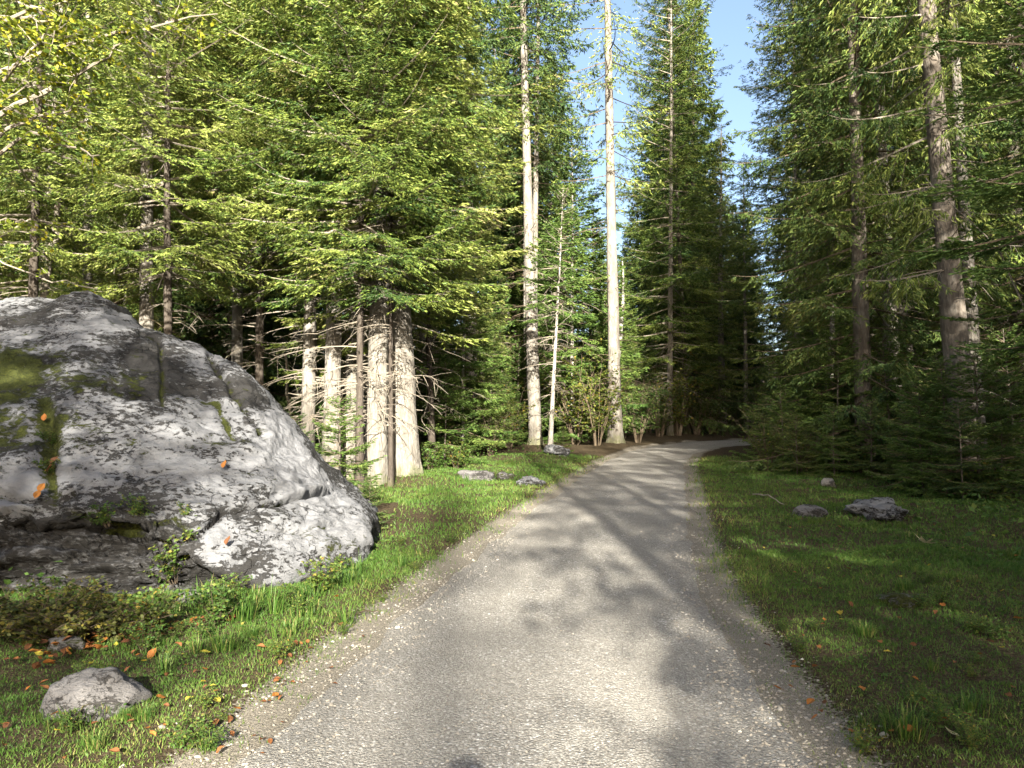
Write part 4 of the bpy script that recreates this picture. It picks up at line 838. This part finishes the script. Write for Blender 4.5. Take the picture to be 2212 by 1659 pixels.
# beech with yellowing leaves, its trunk just outside the left of the picture
def beech():
    rng=np.random.default_rng(61); base=at(-330,950,9.4); base.z=gz(base.x,base.y); wb=Buf(); Pt,Dt,Lt=[],[],[]
    root=empty('beech_tree',base); o0=np.array(base)
    tp=np.array([[0,0,-.2],[.05,0,1.5],[.1,.05,3.5],[.05,.1,6],[.2,.1,9],[.3,0,12.5]]); tb=Buf(); tube(tb,tp,[.17,.14,.125,.10,.07,.02],12)
    tr=link('trunk',tb.mesh('beech_trunk',M['bark_pale'],True),root)
    def limb(targets,h0,r0,twigs,lvl=1.0):
        pts=[np.array([np.interp(h0,tp[:,2],tp[:,j]) for j in range(3)])]+[np.array(at(*t))-o0 for t in targets]
        pts=np.array(pts); s=np.linspace(0,1,len(pts)); u=np.linspace(0,1,14); ax=np.stack([np.interp(u,s,pts[:,j]) for j in range(3)],-1)
        for _ in range(2): ax[1:-1]=.25*ax[:-2]+.5*ax[1:-1]+.25*ax[2:]
        ax[1:-1]+=rng.normal(0,.03,(12,3)); tube(wb,ax,np.linspace(r0,.006,14),5)
        for k in range(twigs):
            v=rng.uniform(.3,1); b=np.array([np.interp(v,u,ax[:,j]) for j in range(3)]); t=norm(ax[-1]-ax[5])
            d=norm(t*.5+rng.normal(0,.6,3)*[1,1,.6]+[0,0,-.05]); ln_=rng.uniform(.25,.7); m=b+d*ln_*.5+rng.normal(0,.02,3); e=m+norm(d+rng.normal(0,.25,3))*ln_*.5
            tube(wb,np.stack([b,m,e]),[.006,.004,.002],3); Pt.extend([b,m]); Dt.extend([norm(m-b),norm(e-m)]); Lt.extend([ln_*.5]*2)
    for tg,h0,r0,n in [([(60,120,9.2),(230,75,9.0),(470,30,8.8)],5.0,.04,26),([(94,188,9.2),(163,176,9.1),(229,123,9.0),(300,70,8.9)],4.2,.045,24),([(74,245,9.3),(114,249,9.2),(180,220,9.1)],3.6,.03,18),([(16,302,9.2),(82,294,9.1),(176,319,9.0),(215,335,8.9)],3.4,.03,18),
        ([(-20,60,9),(90,20,8.8),(190,-20,8.7)],5.6,.04,26),([(0,180,8.7),(70,110,8.5),(120,60,8.4)],4.6,.035,28),([(-40,30,9.3),(60,40,9.3),(140,60,9.3)],6,.035,28),([(-60,500,9.6),(20,470,9.5),(60,480,9.4)],2.6,.02,10),([(-60,-40,9),(150,-80,8.8),(330,-70,8.7)],7,.04,24),([(-100,250,8.8),(0,220,8.7),(60,180,8.6)],4,.03,18),([(-250,420,9.9),(60,600,10.6),(210,625,10.8)],2.2,.02,10)]: limb(tg,h0,r0,n)
    V,Fc,n=leaf_twigs(rng,np.array(Pt),np.array(Dt),8,np.array(Lt),.045,.085,.66,.2); a=np.clip(.5+.25*(fbm(V[::6,0]*1.2,V[::6,2]*1.2)-.5)+rng.normal(0,.2,n),0,1)
    link('branches',wb.mesh('beech_branches',M['twig']),root); link('crown',mesh_np('beech_crown',V,Fc,M['beech'],np.repeat(a,6)),root)
    tag(root,'beech with yellowing leaves reaching in at the upper left corner','tree')
beech()
# bare slanting stem and broken snag
def stick(name,pts,r,mat,label,cat,sides=6,par=None):
    b=Buf(); pts=np.array(pts,float); rr=np.random.default_rng(len(pts)+int(abs(pts[0,0])*100)); u=np.linspace(0,1,len(pts)); uu=np.linspace(0,1,len(pts)*3); P_=np.stack([np.interp(uu,u,pts[:,k]) for k in range(3)],-1); P_[1:-1]+=rr.normal(0,r[0]*.6,(len(uu)-2,3))
    tube(b,P_,np.linspace(r[0],r[1],len(uu)),sides); o=link(name,b.mesh(name,M[mat],True)); tag(o,label,cat); return o
q=at(110,950,15); stick('dead_stem',[(q.x-.3,15,gz(q.x,15)),at(108,540,15),at(125,470,15),at(135,420,15)],(.09,.05),'twig','slanting broken pale stem behind the boulder at the left','dead tree')
stick('bare_branch',[at(2235,720,11),at(2170,560,11),at(2110,490,11),at(2040,430,11.2),at(2000,385,11.4)],(.014,.006),'twig','bare sunlit branch slanting across the massive dark trunk on the right','branch')
stick('dead_stem',[(at(625,950,20).x,20,gz(at(625,950,20).x,20)),at(622,800,20),at(610,740,20)],(.05,.03),'twig','thin crooked stem right of the boulder among pale trunks','dead tree')
for k,(px,py,dx,dy,lab) in enumerate([(1125,1205,50,-6,'long curved dry twig on the sunlit gravel'),(1275,1170,14,-18,'short dark twig on the shaded gravel'),(1570,1560,40,-24,'thin twig on the right edge of the gravel'),(1290,1400,-16,-8,'small twig in the sun patch on the gravel'),(790,1335,30,-4,'bit of bark on the gravel near the left edge')]):
    a_=on_ground(px-dx,py-dy); b_=on_ground(px+dx,py+dy); m_=(a_+b_)/2; stick('twig',[(a_.x,a_.y,a_.z+.035),(m_.x,m_.y+.03,m_.z+.045),(b_.x,b_.y,b_.z+.035)],(.006,.003),'root',lab,'twig',4)
for px,py,dx in [(1660,1078,34)]:
    a_=on_ground(px-dx,py-16); b_=on_ground(px+dx,py+16); stick('fallen_branch',[(a_.x,a_.y,a_.z+.06),((a_.x+b_.x)/2,(a_.y+b_.y)/2,(a_.z+b_.z)/2+.12),(b_.x,b_.y,b_.z+.04)],(.014,.008),'twig','pale fallen branch lying before the spruce thicket','branch')

# ------------------------------------------------------------------ fallen leaves
def leaf_mesh(name, mat, seed, lobed=False):
    rr=random.Random(seed)
    if lobed:
        ol=[(-.04,-.5),(-.06,-.2),(-.42,-.22),(-.3,.0),(-.55,.2),(-.22,.18),(-.05,.55),(.03,.2),(.35,.5),(.3,.12),(.6,.1),(.3,-.05),(.4,-.28),(.06,-.2),(.04,-.5)]
    else:
        ol=[(.0,-.55),(-.02,-.42),(-.22,-.28),(-.31,-.05),(-.26,.2),(-.12,.4),(0,.55),(.13,.38),(.27,.18),(.30,-.06),(.2,-.3),(.02,-.42)]
    c=rr.uniform(.3,.7); d=rr.uniform(-.3,.3); f=lambda x,y:(c*x*x*1.3+d*y*y+.06*math.sin(6*y+seed)+.12)
    ctr=[(0,y) for y in (-.2,.1)]
    V=[(x,y,f(x,y)+rr.gauss(0,.015)) for x,y in ol]+[(0,.02,.05)]
    n=len(ol); me=mesh_np(name,V,[(n,(i+1)%n,i) for i in range(n)],mat,smooth=False); return me
LV={k:[leaf_mesh('fallen_leaf',M[k],i+j*7) for i in range(3)] for j,k in enumerate(('leaf_orange','leaf_brown','leaf_yellow','leaf_pale'))}
LOB=leaf_mesh('fallen_leaf',M['leaf_pale'],5,True)
lr=random.Random(71)
def fallen(px,py,kind,size,label,group=None,mesh=None,lift=.02,p=None):
    p=on_ground(px,py) if p is None else p; o=link('fallen_leaf',mesh or lr.choice(LV[kind])); o.location=(p.x,p.y,p.z+lift); o.scale=(size,size,size); o.rotation_euler=(lr.gauss(0,.35),lr.gauss(0,.35),lr.random()*6.28); tag(o,label,'leaf',group); return o
fallen(1998,1188,'leaf_pale',.2,'large pale star-shaped leaf on the shaded grass at the right',mesh=LOB,lift=.05)
fallen(675,1572,'leaf_brown',.062,'largest brown leaf lying on the gravel near the bottom')
fallen(1113,1318+80,'leaf_yellow',.045,'greenish leaf in the middle of the gravel')
fallen(330,1418,'leaf_orange',.09,'bright orange-yellow leaf on the grass below the leaf drift')
fallen(132,1552,'leaf_orange',.09,'upright orange leaf beside the grey rock at the lower left'); fallen(345,1518,'leaf_orange',.075,'orange leaf right of the grey rock at the lower left')
fallen(1815,1330,'leaf_yellow',.08,'yellow-green leaf at the right edge of the gravel'); fallen(2055,1595,'leaf_pale',.07,'pale narrow leaf near the lower right corner'); fallen(2045,1565,'leaf_orange',.06,'orange leaf above the pale narrow leaf near the lower right corner')
fallen(2200,1330,'leaf_orange',.08,'orange leaf at the right edge of the photo on the grass'); fallen(1800,1790//1,'leaf_brown',.05,'brown leaf on the gravel') if False else None
fallen(568,1606,'leaf_brown',.05,'dark red-brown leaf on the gravel at the lower left'); fallen(725,1295,'leaf_orange',.07,'orange leaf at the edge of the gravel under the boulder'); fallen(735,1354,'leaf_brown',.07,'curled brown leaf on the gravel left edge')
for i in range(70):                                      # the drift along the foot of the bank
    t=lr.random(); px=60+430*t+lr.gauss(0,14); py=1440-110*t+lr.gauss(0,11); fallen(px,py,lr.choice(['leaf_brown','leaf_brown','leaf_orange']),lr.uniform(.05,.085),'brown dead leaf in the drift along the bank below the boulder','dead leaves in the drift below the boulder',lift=lr.uniform(.02,.07))
for i in range(75):
    px=lr.uniform(0,640); py=lr.uniform(1400,1650)
    p=on_ground(px,py)
    if path_dist([p.x],[p.y])[0]<.05: continue
    fallen(px,py,lr.choice(['leaf_orange','leaf_brown','leaf_brown','leaf_yellow']),lr.uniform(.03,.06),'dead leaf on the grass verge left of the path','dead leaves on the left verge',lift=.03,p=p)
for i in range(34):
    px=lr.gauss(640,70); py=lr.uniform(1380,1640); fallen(px,py,'leaf_brown',lr.uniform(.025,.045),'small brown leaf on the left edge of the gravel','small leaves on the left edge of the gravel',lift=.02)
for i in range(60):
    px=lr.uniform(1640,2212); py=lr.uniform(1080,1650); p=on_ground(px,py)
    if path_dist([p.x],[p.y])[0]<.0: continue
    fallen(px,py,lr.choice(['leaf_orange','leaf_brown','leaf_brown','leaf_yellow']),lr.uniform(.035,.065),'dead leaf on the shaded grass right of the path','dead leaves on the right verge',lift=.035,p=p)
for px,py,k in [(85,1075,'leaf_orange'),(92,1060,'leaf_orange'),(110,985,'leaf_brown'),(100,1000,'leaf_brown'),(490,1010,'leaf_orange'),(100,905,'leaf_orange'),(490,1190,'leaf_brown')]:
    q=on_boulder(px,py); fallen(0,0,k,.09,'orange dead leaf caught on the face of the boulder','dead leaves caught on the boulder',p=q+Vector((0,-.05,.0)),lift=.05).rotation_euler=(1.0,lr.gauss(0,.4),lr.gauss(0,.6))

# ------------------------------------------------------------------ the person whose head casts the shadow at the bottom edge
def person():
    z0 = float(base_z(-.42)) + .03
    J = {}; V=[]; E=[]; R_=[]
    def j(nm,co,r,par=None):
        J[nm]=len(V); V.append(co); R_.append(r)
        if par: E.append((J[par],J[nm]))
    j('pelvis',(0,0,.95),.15); j('waist',(0,.0,1.08),.14,'pelvis'); j('chest',(0,.0,1.30),.165,'waist'); j('neck0',(0,0,1.46),.075,'chest'); j('neck',(0,.01,1.53),.058,'neck0'); j('jaw',(0,.035,1.61),.075,'neck'); j('skull',(0,.02,1.70),.092,'jaw'); j('top',(0,.01,1.785),.06,'skull')
    for sx,t in ((-1,'l'),(1,'r')):
        j('hip'+t,(sx*.10,0,.90),.10,'pelvis'); j('knee'+t,(sx*.115,.02,.50),.064,'hip'+t); j('ankle'+t,(sx*.12,-.01,.09),.045,'knee'+t); j('toe'+t,(sx*.14,.17,.035),.036,'ankle'+t)
        j('sh'+t,(sx*.19,0,1.41),.07,'chest'); j('el'+t,(sx*.27,.15,1.17),.046,'sh'+t); j('wr'+t,(sx*.11,.27,1.40),.032,'el'+t); j('palm'+t,(sx*.075,.285,1.47),.030,'wr'+t)
        for k in range(4): 
            a=.012*(k-1.5); j(f'f{k}a'+t,(sx*(.062),.30-a,1.50+.012*(k%2)),.011,'palm'+t); j(f'f{k}b'+t,(sx*.045,.315-a,1.525+.004*k),.009,f'f{k}a'+t)
        j('tha'+t,(sx*.06,.262,1.485),.012,'palm'+t); j('thb'+t,(sx*.04,.255,1.50),.010,'tha'+t)
    me=bpy.data.meshes.new('body'); me.from_pydata(V,E,[]); me.update(); tmp=bpy.data.objects.new('body_tmp',me); C.objects.link(tmp)
    sk=tmp.modifiers.new('skin','SKIN'); 
    for i,sv in enumerate(me.skin_vertices[0].data): sv.radius=(R_[i]*(1.25 if i in (0,1,2) else 1),R_[i]*(.8 if i in (0,1,2) else 1)); sv.use_root=(i==0)
    sb=tmp.modifiers.new('sub','SUBSURF'); sb.levels=2; sb.render_levels=2
    dg=bpy.context.evaluated_depsgraph_get(); bm_=bpy.data.meshes.new_from_object(tmp.evaluated_get(dg)); bpy.data.objects.remove(tmp)
    def flat(name,c,r=.8):
        m,nt,out=newmat(name); principled(nt,out,mix(nt,tnoise(nt,25,3,.6,coords(nt)),tuple(v*.8 for v in c),c),r); return m
    bm_.materials.clear()
    for m in (flat('skin',(.45,.28,.2),.5),flat('jacket_cloth',(.06,.09,.14)),flat('trouser_cloth',(.05,.05,.055)),flat('boot_leather',(.05,.035,.025))): bm_.materials.append(m)
    for p in bm_.polygons:
        c=p.center; p.use_smooth=True
        p.material_index = 3 if c.z<.11 else 2 if c.z<.98 else 0 if (c.z>1.50 and abs(c.x)<.13 and c.y<.2) or (c.y>.25 and c.z>1.38) else 1
    root=empty('person',(.04,-.42,z0)); link('body',bm_,root)
    hb=Buf(); rng=np.random.default_rng(9); th=np.linspace(0,math.pi*.62,9); ph=np.linspace(0,2*math.pi,19)[:-1]
    hv=np.array([(.098*math.sin(t)*math.cos(p),-.012+.108*math.sin(t)*math.sin(p)-.02*(t/2),1.70+.105*math.cos(t)) for t in th for p in ph]); hv+=rng.normal(0,.003,hv.shape)
    i=np.arange(8)[:,None]*18; k=np.arange(18)[None]; q=np.stack([i+k,i+(k+1)%18,i+18+(k+1)%18,i+18+k],-1).reshape(-1,4); keep=[f for f in q if not (hv[f].mean(0)[1]>.03 and hv[f].mean(0)[2]<1.72)]
    hair=link('hair',mesh_np('hair',hv,np.array(keep),flat('brown_hair',(.06,.04,.025)),smooth=True),root)
    tag(root,'person in dark jacket holding a camera on the path, only the head shadow shows','person')
person()
